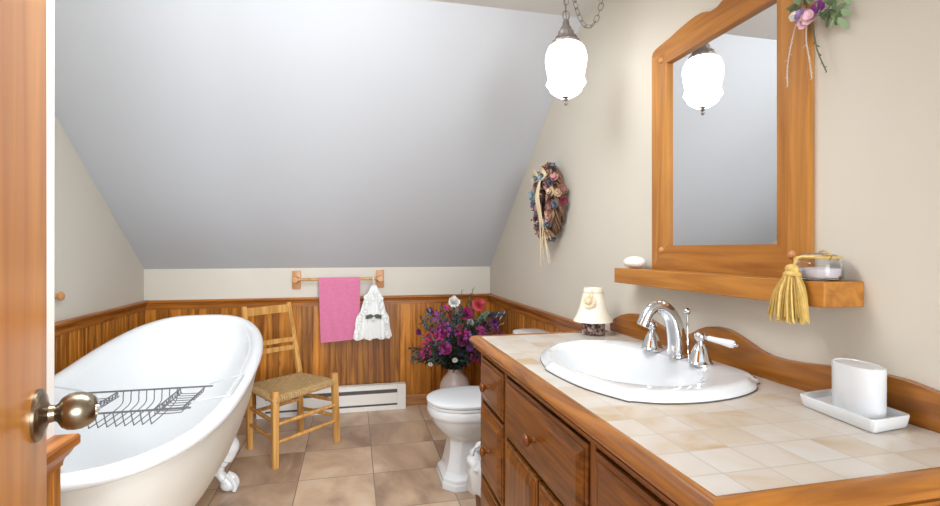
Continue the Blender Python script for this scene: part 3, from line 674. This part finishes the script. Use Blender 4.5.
rings(bm, rl, cap0=False, cap1=True); obj('basin', bm, M_enamel, tub, angle=60)
bm = BM(); ro = [body(.018, .15, s, BO) for s in SS]+[[Vector((CX, 2.22, .14)).lerp(p, k) for p in body(.018, .15, 1, BO)] for k in (.6, .2)]
rings(bm, ro, cap0=False, cap1=True); o = obj('outer_shell', bm, M_tubout, tub, angle=60); o['label'] = 'cream painted outside of the tub'
def foot(sx, y):
    """claw foot: shoulder plate on the shell, knee, ankle and a ball toe"""
    bm = BM(); X = lambda d: CX+sx*(d+.02)
    P = bez([(X(0.200), y, .29), (X(0.240), y, .25), (X(0.247), y, .20), (X(0.217), y, .15), (X(0.203), y, .105), (X(0.217), y, .07), (X(0.240), y, .05), (X(0.245), y, .035)], 5)
    m = len(P); tube(bm, P, [(.03, .05, .055, .048, .036, .026, .024, .028, .034, .036, .036)[min(10, int(i*11/m))] for i in range(m)], 14, .8)
    tube(bm, bez([(X(0.155), y, .125), (X(0.190), y, .10), (X(0.215), y, .075)], 5), .022, 10)
    ball(bm, (X(0.243), y, .037), .037, (1.1, 1, 1), 12)
    for k in (-1, 0, 1): tube(bm, bez([(X(0.235), y+k*.014, .085), (X(0.263), y+k*.024, .062), (X(0.277), y+k*.026, .033), (X(0.273), y+k*.026, .008)], 4), .011, 8)
    o = obj('claw_foot', bm, M_enamel, tub); o['label'] = 'white claw foot under the tub'
for sx in (1, -1):
    for y in (2.70, 1.80): foot(sx, y)
# wire caddy lying across the rim
CY0, CY1, CXL, CXR = 2.09, 2.40, -1.10, -.63
cz0 = .602
cad = thing('bath_caddy', 'grey wire bath caddy lying across the tub rim', 'caddy', (CX, 2.26, .57))
bm = BM()
for y in (CY0, CY1): tube(bm, [(CXL-.02, y, cz0), (CXR+.03, y, cz0)], .0038, 8)
tube(bm, [(CXL, CY0, cz0-.001), (CXL, CY1, cz0-.001)], .003, 6); tube(bm, [(CXR, CY0, cz0-.001), (CXR, CY1, cz0-.001)], .003, 6)
obj('rails', bm, M_wire, cad)
x1, x2 = -.965, -.725
bm = BM()
for i in range(8):
    x = x1+.017+(x2-x1-.034)*i/7
    tube(bm, bez([(x, CY1, cz0), (x, CY1-.003, cz0-.02), (x, CY1-.03, cz0-.055), (x, CY0+.05, cz0-.06), (x, CY0+.022, cz0-.052), (x, CY0+.003, cz0-.012), (x, CY0, cz0)], 4), .0022, 6)
obj('basket_wires', bm, M_wire, cad)
for x in (x1, x2):
    bm = BM()
    for dz_ in (0, -.022): tube(bm, [(x, CY0, cz0+dz_), (x, CY1, cz0+dz_)], .0026, 6)
    for i in range(13): y = CY0+.01+(CY1-CY0-.02)*i/12; tube(bm, [(x, y, cz0), (x, y, cz0-.022)], .0018, 5)
    obj('divider', bm, M_wire, cad)
for xa_, xb_ in ((CXL, x1), (x2, CXR)):
    bm = BM()
    for i in range(9):
        y = CY0+.02+(CY1-CY0-.04)*i/8; tube(bm, bez([(xa_, y, cz0), (xa_+.006, y, cz0-.018), (xa_+.02, y, cz0-.022), (xb_-.02, y, cz0-.022), (xb_-.004, y, cz0-.018), (xb_, y, cz0)], 4), .0019, 6)
    obj('side_tray', bm, M_wire, cad)
for s in (1, -1):
    if s == 1: xs, xe = CXR+.01, -.475
    else: xs, xe = CXL-.005, -1.262
    za = rimz(2.2)+.024; zb_ = rimz(2.41)+.024; yA, yB = 2.16, 2.415
    bm = BM(); tube(bm, [(xs, yA, cz0+.002), (xe, yA, za), (xe-s*.0, yA+.03, za+.002), (xe, yB-.02, zb_), (xe, yB, zb_), (xs, yB, cz0+.006)], .0032, 6); o = obj('extension_arm', bm, M_wirew, cad); o['label'] = 'white coated wire arm on the tub rim'

# ------------------------------------------------------------------ chair
FL, FR, BL, BR = [Vector(v) for v in ((-.418, 2.924, 0), (-.098, 3.241, 0), (-.605, 3.238, 0), (-.334, 3.464, 0))]
ch = thing('ladder_back_chair', 'wooden ladder-back chair with woven rush seat in front of the heater', 'chair', ((FL+FR+BL+BR)/4))
back = ((BL+BR)/2-(FL+FR)/2).normalized(); ZS = .378
def up(p, z): return Vector((p.x, p.y, z))
FLt, FRt = up(FL, .422), up(FR, .43)+Vector((-.016, .0, 0))
for a, b in ((FL, FLt), (FR, FRt)): obj('leg', bar(BM(), a, b, .034, .034, (back.x, back.y, 0), .036, .036), M_chair, ch, angle=25)
lean = Vector((-.085, .055, 0)); leanL = Vector((-.045, .06, 0))
for p, ln in ((BL, leanL), (BR, lean)):
    bm = BM(); s0 = up(p, .40)+Vector((-.01, .0, 0)); bar(bm, p, s0, .032, .032, (back.x, back.y, 0)); bar(bm, s0-Vector((0, 0, .0)), up(p, .852)+ln, .031, .031, (back.x, back.y, 0), .024, .024)
    obj('back_post', bm, M_chair, ch, angle=25)
def onpost(p, ln, z): 
    t = (z-.40)/.452; return up(p+Vector((-.01, 0, 0))*(1-t)+ln*t, z)
for z, hh in ((.815, .05), (.613, .03), (.562, .03)):
    a, b = onpost(BL, leanL, z), onpost(BR, lean, z); m = (a+b)/2+back*.016; bm = BM(); P = bez([a, m, b], 6); u = Vector((0, 0, hh/2)); rs = []
    for p in P: rs.append([p+u+back*.005, p+u-back*.005, p-u-back*.005, p-u+back*.005])
    rings(bm, rs); obj('slat', bm, M_chair, ch, angle=30)
for a, b, zs in ((FL, FR, (.235, .135)), (FL, BL, (.25, .15)), (FR, BR, (.255, .16)), (BL, BR, (.22,))):
    for z in zs: 
        P = [up(a, z).lerp(up(b, z), t) for t in (0, .1, .5, .9, 1)]; obj('stretcher', tube(BM(), P, [.008, .010, .0125, .010, .008], 10), M_chair, ch)
bm = BM(); n = 44                       # woven rush seat
cs = [FL+(FL-FR).normalized()*.008-back*.012, FR+(FR-FL).normalized()*.002-back*.008+Vector((-.014, 0, 0)), BR+Vector((-.008, 0, 0)), BL+Vector((-.008, 0, 0))]
def seat_pt(u, v, z): return up(cs[0].lerp(cs[1], u).lerp(cs[3].lerp(cs[2], u), v), z)
g = []; gb = []
for i in range(n+1):
    r = []; rb = []
    for j in range(n+1):
        u, v = i/n, j/n; e = min(u, 1-u, v, 1-v)
        wv = .0065*(1 if ((i//2)+(j//2)) % 2 else -1)*(1 if e > 0 else 0); sag = -.006*math.sin(PI*u)*math.sin(PI*v)
        z = ZS+.012+wv+sag-(.012 if e == 0 else 0)
        r.append(bm.verts.new(seat_pt(u, v, z))); rb.append(bm.verts.new(seat_pt(u, v, ZS-.018+(.004 if e == 0 else 0))))
    g.append(r); gb.append(rb)
for i in range(n):
    for j in range(n):
        bm.faces.new((g[i][j], g[i+1][j], g[i+1][j+1], g[i][j+1])); bm.faces.new((gb[i][j], gb[i][j+1], gb[i+1][j+1], gb[i+1][j]))
def rimv(G): return [G[i][0] for i in range(n)]+[G[n][j] for j in range(n)]+[G[i][n] for i in range(n, 0, -1)]+[G[0][j] for j in range(n, 0, -1)]
A_, B_ = rimv(g), rimv(gb)
for i in range(len(A_)): bm.faces.new((A_[i], B_[i], B_[(i+1) % len(A_)], A_[(i+1) % len(A_)]))
for a, b in ((cs[0], cs[1]), (cs[1], cs[2]), (cs[2], cs[3]), (cs[3], cs[0])):   # cord loops wrapped round the seat rails
    L = (b-a).length; k = int(L/.016)
    for i in range(k):
        p = up(a.lerp(b, (i+.5)/k), ZS-.004); d = (b-a).normalized()
        o_ = Vector((d.y, -d.x, 0)); q = [p-o_*.02+Vector((0, 0, .0165)), p+o_*.005+Vector((0, 0, .015)), p+o_*.011, p+o_*.005-Vector((0, 0, .013)), p-o_*.012-Vector((0, 0, .016))]; tube(bm, q, .0058, 6)
obj('rush_seat', bm, M_rush, ch, angle=70)['label'] = 'woven tan rush seat'

# ------------------------------------------------------------------ baseboard heater
hx0, hx1, hy = -.668, .389, 3.79
ht = thing('baseboard_heater', 'white electric baseboard heater on the floor along the panelled wall', 'heater', (-.14, 3.83, 0))
yb = YB-.035
bm = BM(); prism(bm, [(hx0, yb, .012), (hx0, hy+.012, .012), (hx0, hy+.004, .03), (hx0, hy+.004, .178), (hx0, hy+.018, .186), (hx0, yb, .188)], (hx1-hx0, 0, 0)); obj('casing', bm, M_heat, ht, smooth=False)
bm = BM(); box(bm, hx0+.06, hx1-.065, hy-.004, hy+.006, .05, .128, .002, 1); obj('front_panel', bm, M_heat, ht, smooth=False)
bm = BM(); prism(bm, [(hx0+.06, hy+.008, .160), (hx0+.06, hy-.006, .157), (hx0+.06, hy-.006, .162), (hx0+.06, hy+.016, .187)], (hx1-hx0-.125, 0, 0)); obj('top_lip', bm, M_heat, ht, smooth=False)
for z0, z1 in ((.036, .05), (.128, .158)):
    bm = BM(); box(bm, hx0+.06, hx1-.065, hy+.001, hy+.005, z0, z1); o = obj('vent_slot', bm, M_slot, ht, smooth=False); o['label'] = 'dark vent slot'
for a, b in ((hx0, hx0+.06), (hx1-.065, hx1)):
    bm = BM(); box(bm, a, b, hy-.005, yb, .0005, .19, .003, 1); obj('end_cap', bm, M_heat, ht, smooth=False)
bm = BM(); box(bm, hx0+.06, hx1-.065, hy-.002, yb, .0005, .03, .002, 1); obj('bottom_strip', bm, M_heat, ht, smooth=False)

# ------------------------------------------------------------------ towel bar, towel, lace ornament
by = 3.805; bz = .985
tb = thing('towel_bar', 'wooden towel bar on two square brackets above the panelling', 'towel bar', (-.1, YB, bz))
obj('rail', tube(BM(), [(-.405, by, bz), (.20, by, bz)], .0105, 14), M_chair, tb)
for x in (-.405, .20):
    bm = BM(); box(bm, x-.03, x+.03, YB-.018, YB-.0005, bz-.072, bz+.062, .004, 2); pt = obj('bracket', bm, M_peg, tb)
    bm = BM(); tube(bm, [(x, YB-.016, bz-.004), (x, YB-.05, bz-.002), (x, by-.016, bz)], [.026, .018, .021], 14); obj('bracket_arm', bm, M_peg, pt)
bm = BM(); nx, ny = 26, 40; x0, x1_ = -.243, .052
prof_ = []
Lf, Lb = .462, .40
for j in range(ny+1):
    s = j/ny*(Lf+Lb+.05)-Lf-.025
    if abs(s) <= .025: a = s/.025*PI/2; prof_.append((by+.0165*math.sin(a), bz+.0165*math.cos(a)))
    else: prof_.append((by+math.copysign(.0165, s), bz-(abs(s)-.025)))
F = []; Bk = []
for j, (y, z) in enumerate(prof_):
    f = []; b2 = []
    dn = bz-z; 
    for i in range(nx+1):
        u = i/nx; x = x0+(x1_-x0)*u+.018*dn/.46*(1-u)*(.8)-.006*dn/.46*u; w = .004*math.sin(u*7+1)*max(0, dn)/.4+.0015*math.sin(u*23+j*.4)
        zz = z+(.02*u if j == 0 else (.02*u*max(0, dn)/.46 if y < by else 0)); sg_ = -1 if y < by else 1
        f.append(bm.verts.new((x, y+w+sg_*.0035, zz))); b2.append(bm.verts.new((x, y+w-sg_*.0035, zz-(.0 if abs(y-by) > .0164 else .004))))
    F.append(f); Bk.append(b2)
for G, fl in ((F, 1), (Bk, 0)):
    for j in range(ny):
        for i in range(nx): bm.faces.new((G[j][i], G[j][i+1], G[j+1][i+1], G[j+1][i]))
ed = lambda G: G[0]+[G[j][nx] for j in range(1, ny+1)]+G[ny][nx-1::-1]+[G[j][0] for j in range(ny-1, 0, -1)]
ea, eb = ed(F), ed(Bk)
for i in range(len(ea)): bm.faces.new((ea[i], ea[(i+1) % len(ea)], eb[(i+1) % len(ea)], eb[i]))
o = obj('towel', bm, M_pink, None, at=(-.1, by, bz), angle=70); tag(o, 'pink terry towel folded over the wooden towel bar', 'towel')
# lace ornament
lx = .147
la = thing('lace_ornament', 'white lace hanging ornament with a small grey bow beside the pink towel', 'ornament', (lx, by-.03, .55))
prf = [(.545, .128), (.56, .135), (.60, .13), (.66, .122), (.70, .116), (.745, .092), (.79, .078), (.83, .068), (.865, .06), (.88, .045), (.91, .03), (.94, .015)]
bm = BM(); yl = by-.045; rs = []
for z, w in prf:
    r = []
    for k in range(96):
        a = 2*PI*k/96; fold = max(0, 1-abs(z-.6)/.35); rf = 1+.055*math.cos(a*13+z*70)*math.cos(z*90)+.03*math.cos(a*19-z*140); ccx = lx-.008+.035*(1-w/.135)*.4
        r.append((ccx+w*rf*math.cos(a), yl+max(.010, w*.2)*rf*math.sin(a)-.007*fold*math.cos(a*22)*max(0, -math.sin(a)), z+.007*math.cos(a*9)*(1 if z < .57 else .4)))
    rs.append(r)
rings(bm, rs); obj('lace_body', bm, M_lace, la, angle=80)
bm = BM(); random.seed(3)
def edge_w(z):
    for (z0, w0), (z1, w1) in zip(prf, prf[1:]):
        if z0 <= z <= z1: return w0+(w1-w0)*(z-z0)/(z1-z0)
    return prf[-1][1]
for sgn in (-1, 1):
    for k in range(16):
        z = .56+.022*k; w = edge_w(z)-.018-random.uniform(0, .02); c = (lx-.008+sgn*w+.035*(1-edge_w(z)/.135)*.4, yl-.02-random.uniform(0, .006), z); blossom(bm, c, (sgn*.4, -1, random.uniform(-.3, .3)), random.uniform(.014, .024), 2, 7, .5)
for k in range(9): blossom(bm, (lx-.055+.014*k, yl-.02, .842+random.uniform(-.012, .012)), (0, -1, .2), random.uniform(.011, .017), 2, 7, .4)
obj('lace_ruffle', bm, M_lace, la, angle=80)
bm = BM()
for k in range(9):          # pleated skirt panel
    x = lx-.052+.0115*k; tube(bm, [(x+.004*(k-4)*.4, yl-.026, .558), (x, yl-.030, .63), (lx+(x-lx)*.55, yl-.028, .708)], [.0075, .007, .004], 8)
obj('lace_panel', bm, M_lace, la)
bm = BM()
for s in (-1, 1):
    for zz in (.716, .703): tube(bm, bez([(lx, yl-.036, .71), (lx+s*.02, yl-.043, zz+.006), (lx+s*.05, yl-.038, zz), (lx+s*.056, yl-.036, zz-.006)], 5), [.005, .006, .007, .008, .0085, .009, .009, .0085, .008, .0075, .007, .006, .005, .004, .003, .002][:16], 8)
o = obj('bow', bm, M_bow, la); o['label'] = 'grey green ribbon bow'
bm = BM(); blossom(bm, (lx-.004, yl-.046, .697), (0, -1, 0), .017, 3, 6); obj('rosette', bm, FC['white'], la)
bm = BM(); tube(bm, bez([(lx+.004, yl, .935), (lx+.002, by-.02, .975), (lx+.0, by-.0135, .99), (lx, by, 1.0), (lx, by+.0135, .985), (lx+.004, yl+.008, .935)], 6), .003, 6); obj('hanging_loop', bm, M_lace, la)

# ------------------------------------------------------------------ toilet
TY = 2.57
to = thing('toilet', 'white porcelain toilet with closed lid beyond the vanity', 'toilet', (.66, TY, 0))
def sec(xf, xb, hw, n, z): return sup((xf+xb)/2, TY, (xb-xf)/2, hw, n, z, 64)
bm = BM()
rings(bm, [sec(.49, .82, .095, 3, .225), sec(.465, .825, .118, 2.8, .245), sec(.435, .835, .148, 2.6, .275),
           sec(.405, .85, .170, 2.4, .312), sec(.390, .86, .181, 2.3, .340), sec(.387, .86, .183, 2.3, .347), sec(.380, .86, .187, 2.3, .352), sec(.377, .86, .189, 2.3, .366), sec(.378, .86, .188, 2.3, .39), sec(.383, .855, .184, 2.3, .396)])
obj('bowl', bm, M_porc_t, to, angle=45)
def octo(xf, xb, hw, ch, z): return [(xf, TY-hw+ch, z), (xf+ch, TY-hw, z), (xb-ch, TY-hw, z), (xb, TY-hw+ch, z), (xb, TY+hw-ch, z), (xb-ch, TY+hw, z), (xf+ch, TY+hw, z), (xf, TY+hw-ch, z)]
bm = BM(); rings(bm, [octo(.437, .86, .152, .055, 0), octo(.437, .86, .152, .055, .03), octo(.441, .855, .148, .054, .036), octo(.441, .855, .148, .054, .052), octo(.450, .85, .138, .052, .062), octo(.462, .845, .126, .05, .078), octo(.474, .84, .116, .048, .12), octo(.483, .835, .108, .046, .18), octo(.484, .83, .108, .046, .235), octo(.462, .83, .128, .05, .265)])
bmesh.ops.bevel(bm, geom=bm.edges[:], offset=.0025, segments=1, affect='EDGES'); obj('pedestal', bm, M_porc_t, to, angle=20)
bm = BM(); rings(bm, [sec(.384, .80, .178, 2.2, .397), sec(.378, .805, .184, 2.2, .399), sec(.377, .805, .185, 2.2, .408), sec(.383, .80, .18, 2.2, .413)]); obj('seat', bm, M_seat, to)
bm = BM(); rings(bm, [sec(.382, .80, .180, 2.2, .4155), sec(.374, .805, .187, 2.2, .418), sec(.373, .805, .188, 2.2, .428), sec(.380, .80, .181, 2.2, .434), sec(.41, .785, .155, 2.2, .440), sec(.47, .75, .105, 2.2, .444), sec(.55, .68, .04, 2.2, .445)]); obj('lid', bm, M_seat, to)
for s in (-1, 1): obj('hinge', tube(BM(), [(.80, TY+s*.05, .425), (.80, TY+s*.09, .425)], .014, 12), M_seat, to)
bm = BM(); tk = lambda k, z: sup(.960, TY-.03, .092*k, .185*k, 5, z, 56)
rings(bm, [tk(.86, .37), tk(.9, .375), tk(.97, .55), tk(1, .725)]); box(bm, .82, .95, TY-.11, TY+.11, .28, .385, .02, 3); obj('tank', bm, M_porc_t, to)
bm = BM(); lidr = lambda k, z: sup(.96, TY-.03, .1*k, .196*k, 3.2, z, 56)
rings(bm, [lidr(.97, .7255), lidr(1, .73), lidr(1, .742), lidr(.95, .75), lidr(.7, .758), lidr(.3, .761)]); obj('tank_lid', bm, M_porc_t, to)
bm = BM(); lathe(bm, [(.014, 0), (.014, .008), (.006, .012), (.006, .02)], (.86, TY+.10, .66), 14, (-1, 0, 0)); tube(bm, [(.842, TY+.10, .66), (.838, TY+.05, .655), (.838, TY+.03, .652)], [.006, .006, .008], 8); obj('flush_handle', bm, M_chrome, to)

# ------------------------------------------------------------------ waste bin and its bag
bc = (.615, 2.09, 0)
bn = thing('waste_bin', 'brown wicker waste bin between the toilet and vanity', 'bin', bc)
bm = BM(); lathe(bm, [(0, 0), (.085, 0), (.09, .01), (.108, .26), (.112, .265), (.108, .268), (.102, .26), (.084, .012), (0, .01)], bc, 40, wob=lambda t, h: 1+.012*math.cos(2*PI*t*20)); obj('bin_body', bm, M_bin, bn)
bm = BM(); tube(bm, [(bc[0]+.113*math.cos(a), bc[1]+.113*math.sin(a), .262) for a in [2*PI*i/40 for i in range(41)]], .007, 8); obj('rim', bm, M_bin, bn)
bm = BM(); random.seed(5)
cr = lambda t, h: 1+.04*math.cos(2*PI*(t*7)+h*60)+.035*math.cos(2*PI*t*13-h*120)+.035*math.cos(2*PI*t*19+h*90)
rs = []
for r, hh in ((.126, .172), (.134, .182), (.128, .215), (.133, .245), (.128, .268), (.132, .288), (.118, .30), (.10, .315), (.085, .30), (.06, .275), (.02, .27)):
    rs.append([(bc[0]+r*cr(k/64, hh)*math.cos(2*PI*k/64), bc[1]+r*cr(k/64, hh)*math.sin(2*PI*k/64), hh+.010*math.sin(2*PI*k/64*5+hh*40)+.006*math.sin(2*PI*k/64*11)) for k in range(64)])
rings(bm, rs, cap0=False)
for k, (ax, ay) in enumerate(((-.10, .02), (-.075, -.06), (.05, .08))):   # gathered ears of the bag
    P = bez([(bc[0]+ax, bc[1]+ay, .275), (bc[0]+ax*1.1, bc[1]+ay*1.1, .325), (bc[0]+ax*.85+.02, bc[1]+ay*.9, .362-.012*k), (bc[0]+ax*.5+.02, bc[1]+ay*.5, .345), (bc[0]+ax*.3, bc[1]+ay*.2, .29)], 5)
    tube(bm, P, [.016+.009*math.sin(i*1.7+k) for i in range(len(P))], 10, .5)
o = obj('plastic_bag', bm, M_bagm, None, at=(bc[0], bc[1], .15), angle=75); tag(o, 'crumpled white plastic bag lining the waste bin beside the toilet', 'bag')

# ------------------------------------------------------------------ vase with the dried bouquet
vc = Vector((.708, 3.50, 0))
bm = BM(); lathe(bm, [(0, 0), (.065, 0), (.07, .006), (.088, .06), (.105, .14), (.11, .20), (.104, .25), (.085, .29), (.062, .315), (.052, .33), (.05, .345), (.056, .356), (.05, .356), (.044, .345), (.042, .32), (.036, .30), (0, .30)], vc, 40)
o = obj('vase', bm, M_vase, None, at=tuple(vc)); tag(o, 'pale pink ceramic floor vase behind the toilet holding the bouquet', 'vase')
th_ = YAW
def px(u, v, y):
    """room point on the plane y seen in the direction (u, v)"""
    a, b = (u-470)/500, (250-v)/500; d = y/(math.cos(th_)-a*math.sin(th_)); return Vector((d*(math.sin(th_)+a*math.cos(th_)), y, 1.2+b*d))
mouth = vc+Vector((0, 0, .345))
def stem_pts(p, k): 
    a = 2*PI*k*.382; m0 = mouth+Vector((.028*math.cos(a), .028*math.sin(a), -.03)); mid_ = m0.lerp(p, .5)+Vector((0, 0, .05)); return [m0, m0+Vector((0, 0, .05)), mid_, p]
flowers = [  # u, v, y, radius, colour, kind, label
    (453.8, 302.5, 3.44, .048, 'white', 'rose', 'large white rose near the top of the bouquet'),
    (477.7, 305.5, 3.45, .062, 'coral', 'rose', 'coral red rose at the top right of the bouquet'),
    (466.7, 313.8, 3.40, .055, 'magenta', 'peony', 'magenta flower just below the coral rose'),
    (452.3, 316, 3.43, .036, 'orange red', 'rose', 'small orange red flower under the large white rose'),
    (453.8, 324.5, 3.38, .028, 'white', 'rosebud', 'small white bud in the middle of the bouquet'),
    (470.4, 323, 3.38, .03, 'white', 'rosebud', 'small white bud below the upper magenta flower'),
    (441.3, 332, 3.34, .06, 'magenta', 'peony', 'large magenta flower at the left middle of the bouquet'),
    (429.5, 337, 3.36, .036, 'orange red', 'rose', 'orange red flower left of the large magenta flower'),
    (445.5, 348.5, 3.32, .052, 'magenta', 'peony', 'magenta flower at the lower left of the bouquet'),
    (463, 340, 3.34, .052, 'plum', 'peony', 'dark plum flower in the centre beside the counter corner'),
    (476, 355.5, 3.34, .054, 'magenta', 'peony', 'bright magenta flower at the bottom right of the bouquet'),
    (494, 322.5, 3.44, .046, 'purple', 'peony', 'purple flower at the right behind the counter corner'),
    (484.5, 325, 3.40, .034, 'plum', 'carnation', 'small plum flower between the purple flower and the white bud'),
    (430, 311.5, 3.47, .036, 'plum', 'carnation', 'small plum flower at the upper left of the bouquet'),
    (426.5, 355, 3.38, .034, 'maroon', 'carnation', 'dark maroon flower low at the left of the bouquet'),
    (452.7, 332, 3.35, .03, 'purple', 'carnation', 'small purple flower right of the large magenta flower'),
    (470, 348, 3.33, .03, 'purple', 'carnation', 'small purple flower above the bright magenta flower'),
    (419, 332, 3.44, .026, 'plum', 'carnation', 'tiny plum flower at the far left of the bouquet'),
    (430.5, 364, 3.36, .018, 'white', 'rosebud', 'tiny pale bud hanging at the lower left of the bouquet'),
    (455, 360, 3.32, .022, 'white', 'rosebud', 'tiny pale bud just above the vase mouth')]
for i, (u, v, y, r, colr, kind, lab) in enumerate(flowers):
    r *= .86
    p = px(u, v, y); f = thing('silk_'+kind, lab, 'flower', tuple(p), 'flowers in the floor vase')
    n_ = (p-(vc+Vector((0, .1, .55)))).normalized()+Vector((-.2, -.8, .1))
    bm = BM()
    if kind == 'peony': blossom(bm, p, n_, r, 4, 8, .8)
    elif kind == 'carnation': blossom(bm, p, n_, r, 3, 9, 1)
    else: blossom(bm, p, n_, r, 4 if r > .04 else 3, 6, 1.3)
    obj('blossom', bm, FC[colr], f, angle=80)
    bm = BM(); tube(bm, bez(stem_pts(p-n_.normalized()*r*.2, i), 5), .0025, 6); obj('stem', bm, M_stem, f)
random.seed(11)
sprays = [(462, 290, 3.50), (473.5, 288, 3.52), (470, 294, 3.5)]
while len(sprays) < 74:
    a = random.uniform(-.35, PI+.35); r = math.sqrt(random.uniform(.12, 1)); u = 460-50*r*math.cos(a); v = 350-48*r*math.sin(a)
    if u > 500 or v < 300: continue
    sprays.append((u, v, 3.46-.17*math.sqrt(max(0, 1-r*r))-random.uniform(-.05, .05)))
kinds = [('dark', M_leafC), ('grey green', M_leafA), ('blue grey', M_leafB)]
for i, (u, v, y) in enumerate(sprays):
    p = px(u, v, y); kn_, mt = kinds[(i*5+i//7) % 3] if i > 2 else kinds[0]
    f = thing('leaf_spray', kn_+' leafy spray among the flowers in the floor vase', 'foliage', tuple(p), kn_+' sprays in the bouquet')
    sp = stem_pts(p, i+3)
    bm = BM(); leafy(bm, sp, .07 if i > 2 else .026, random.uniform(.009, .017) if i > 2 else .012, 30 if i > 2 else 16, .35 if i > 2 else .6, .2)
    obj('leaves', bm, mt, f, angle=80)
    bm = BM(); tube(bm, bez(sp, 5), .0022, 6); obj('stem', bm, M_stem, f)
for i in range(26):
    a = random.uniform(-.2, PI+.2); r = math.sqrt(random.uniform(.1, 1)); u = 458-44*r*math.cos(a); v = 348-42*r*math.sin(a)
    if u > 500: u = 452-r*20
    p = px(u, v, 3.40-.16*math.sqrt(1-r*r*.98)); k = ('purple', 'magenta', 'maroon', 'plum')[i % 4]
    f = thing('filler_sprig', 'small sprig of tiny '+k+' florets tucked between the bouquet flowers', 'flower', tuple(p), k+' filler sprigs in the bouquet')
    bm = BM()
    for q in range(9): blossom(bm, p+Vector((random.uniform(-.03, .03), random.uniform(-.02, .01), random.uniform(-.03, .03))), (random.uniform(-.5, .5), -1, random.uniform(-.3, .6)), random.uniform(.007, .012), 1, 5)
    obj('florets', bm, FC[k], f, angle=80)
    bm = BM(); tube(bm, bez(stem_pts(p, i+50), 5), .002, 6); obj('stem', bm, M_stem, f)
# pale curly branch and the blue-grey flower spike at the right
f = thing('bare_branch', 'pale bare forked branch at the right of the bouquet', 'branch', tuple(px(489, 332, 3.45)), None)
bm = BM(); b0 = px(489, 332, 3.45); b1 = px(503.5, 314, 3.44); b2 = px(516, 303, 3.43)
tube(bm, bez([mouth+Vector((.02, 0, -.03)), mouth.lerp(b0, .55)+Vector((0, 0, .03)), b0, px(497, 323, 3.44), b1, px(508, 307, 3.44), b2], 6), .0045, 7)
tube(bm, bez([b0, px(495, 327, 3.44), px(504, 323, 3.43)], 5), .0035, 6); tube(bm, bez([px(497, 323, 3.44), px(496, 318, 3.44), px(499, 312, 3.44)], 5), .003, 6)
obj('branch', bm, M_wtwig, f)
f = thing('flower_spike', 'drooping blue grey flower spike at the right of the bouquet', 'flower', tuple(px(484, 318, 3.46)), None)
sp = [mouth+Vector((.01, .02, -.03)), mouth.lerp(px(484, 318, 3.46), .6), px(484, 318, 3.46), px(497, 313, 3.45), px(513, 319, 3.44)]
bm = BM(); tube(bm, bez(sp, 6), .003, 6); obj('stem', bm, M_stem, f)
bm = BM(); leafy(bm, sp[2:], .035, .02, 60, .0); leafy(bm, sp[2:], .03, .02, 60, .1); obj('florets', bm, M_leafB, f, angle=80)
f = thing('broad_leaf', 'pale green pointed leaf beside the blue grey flower spike', 'leaf', tuple(px(480, 320, 3.42)), None)
bm = BM(); a = px(474, 326, 3.42); b = px(488, 311, 3.42); d = (b-a).normalized(); petal(bm, a, d, d.cross(Vector((0, 1, 0))).normalized(), Vector((0, -1, 0)), (b-a).length, .045, .1); obj('blade', bm, M_leafD, f)
bm = BM(); tube(bm, bez([mouth+Vector((.0, .02, -.03)), mouth.lerp(a, .6), a], 6), .0025, 6); obj('stem', bm, M_stem, f)
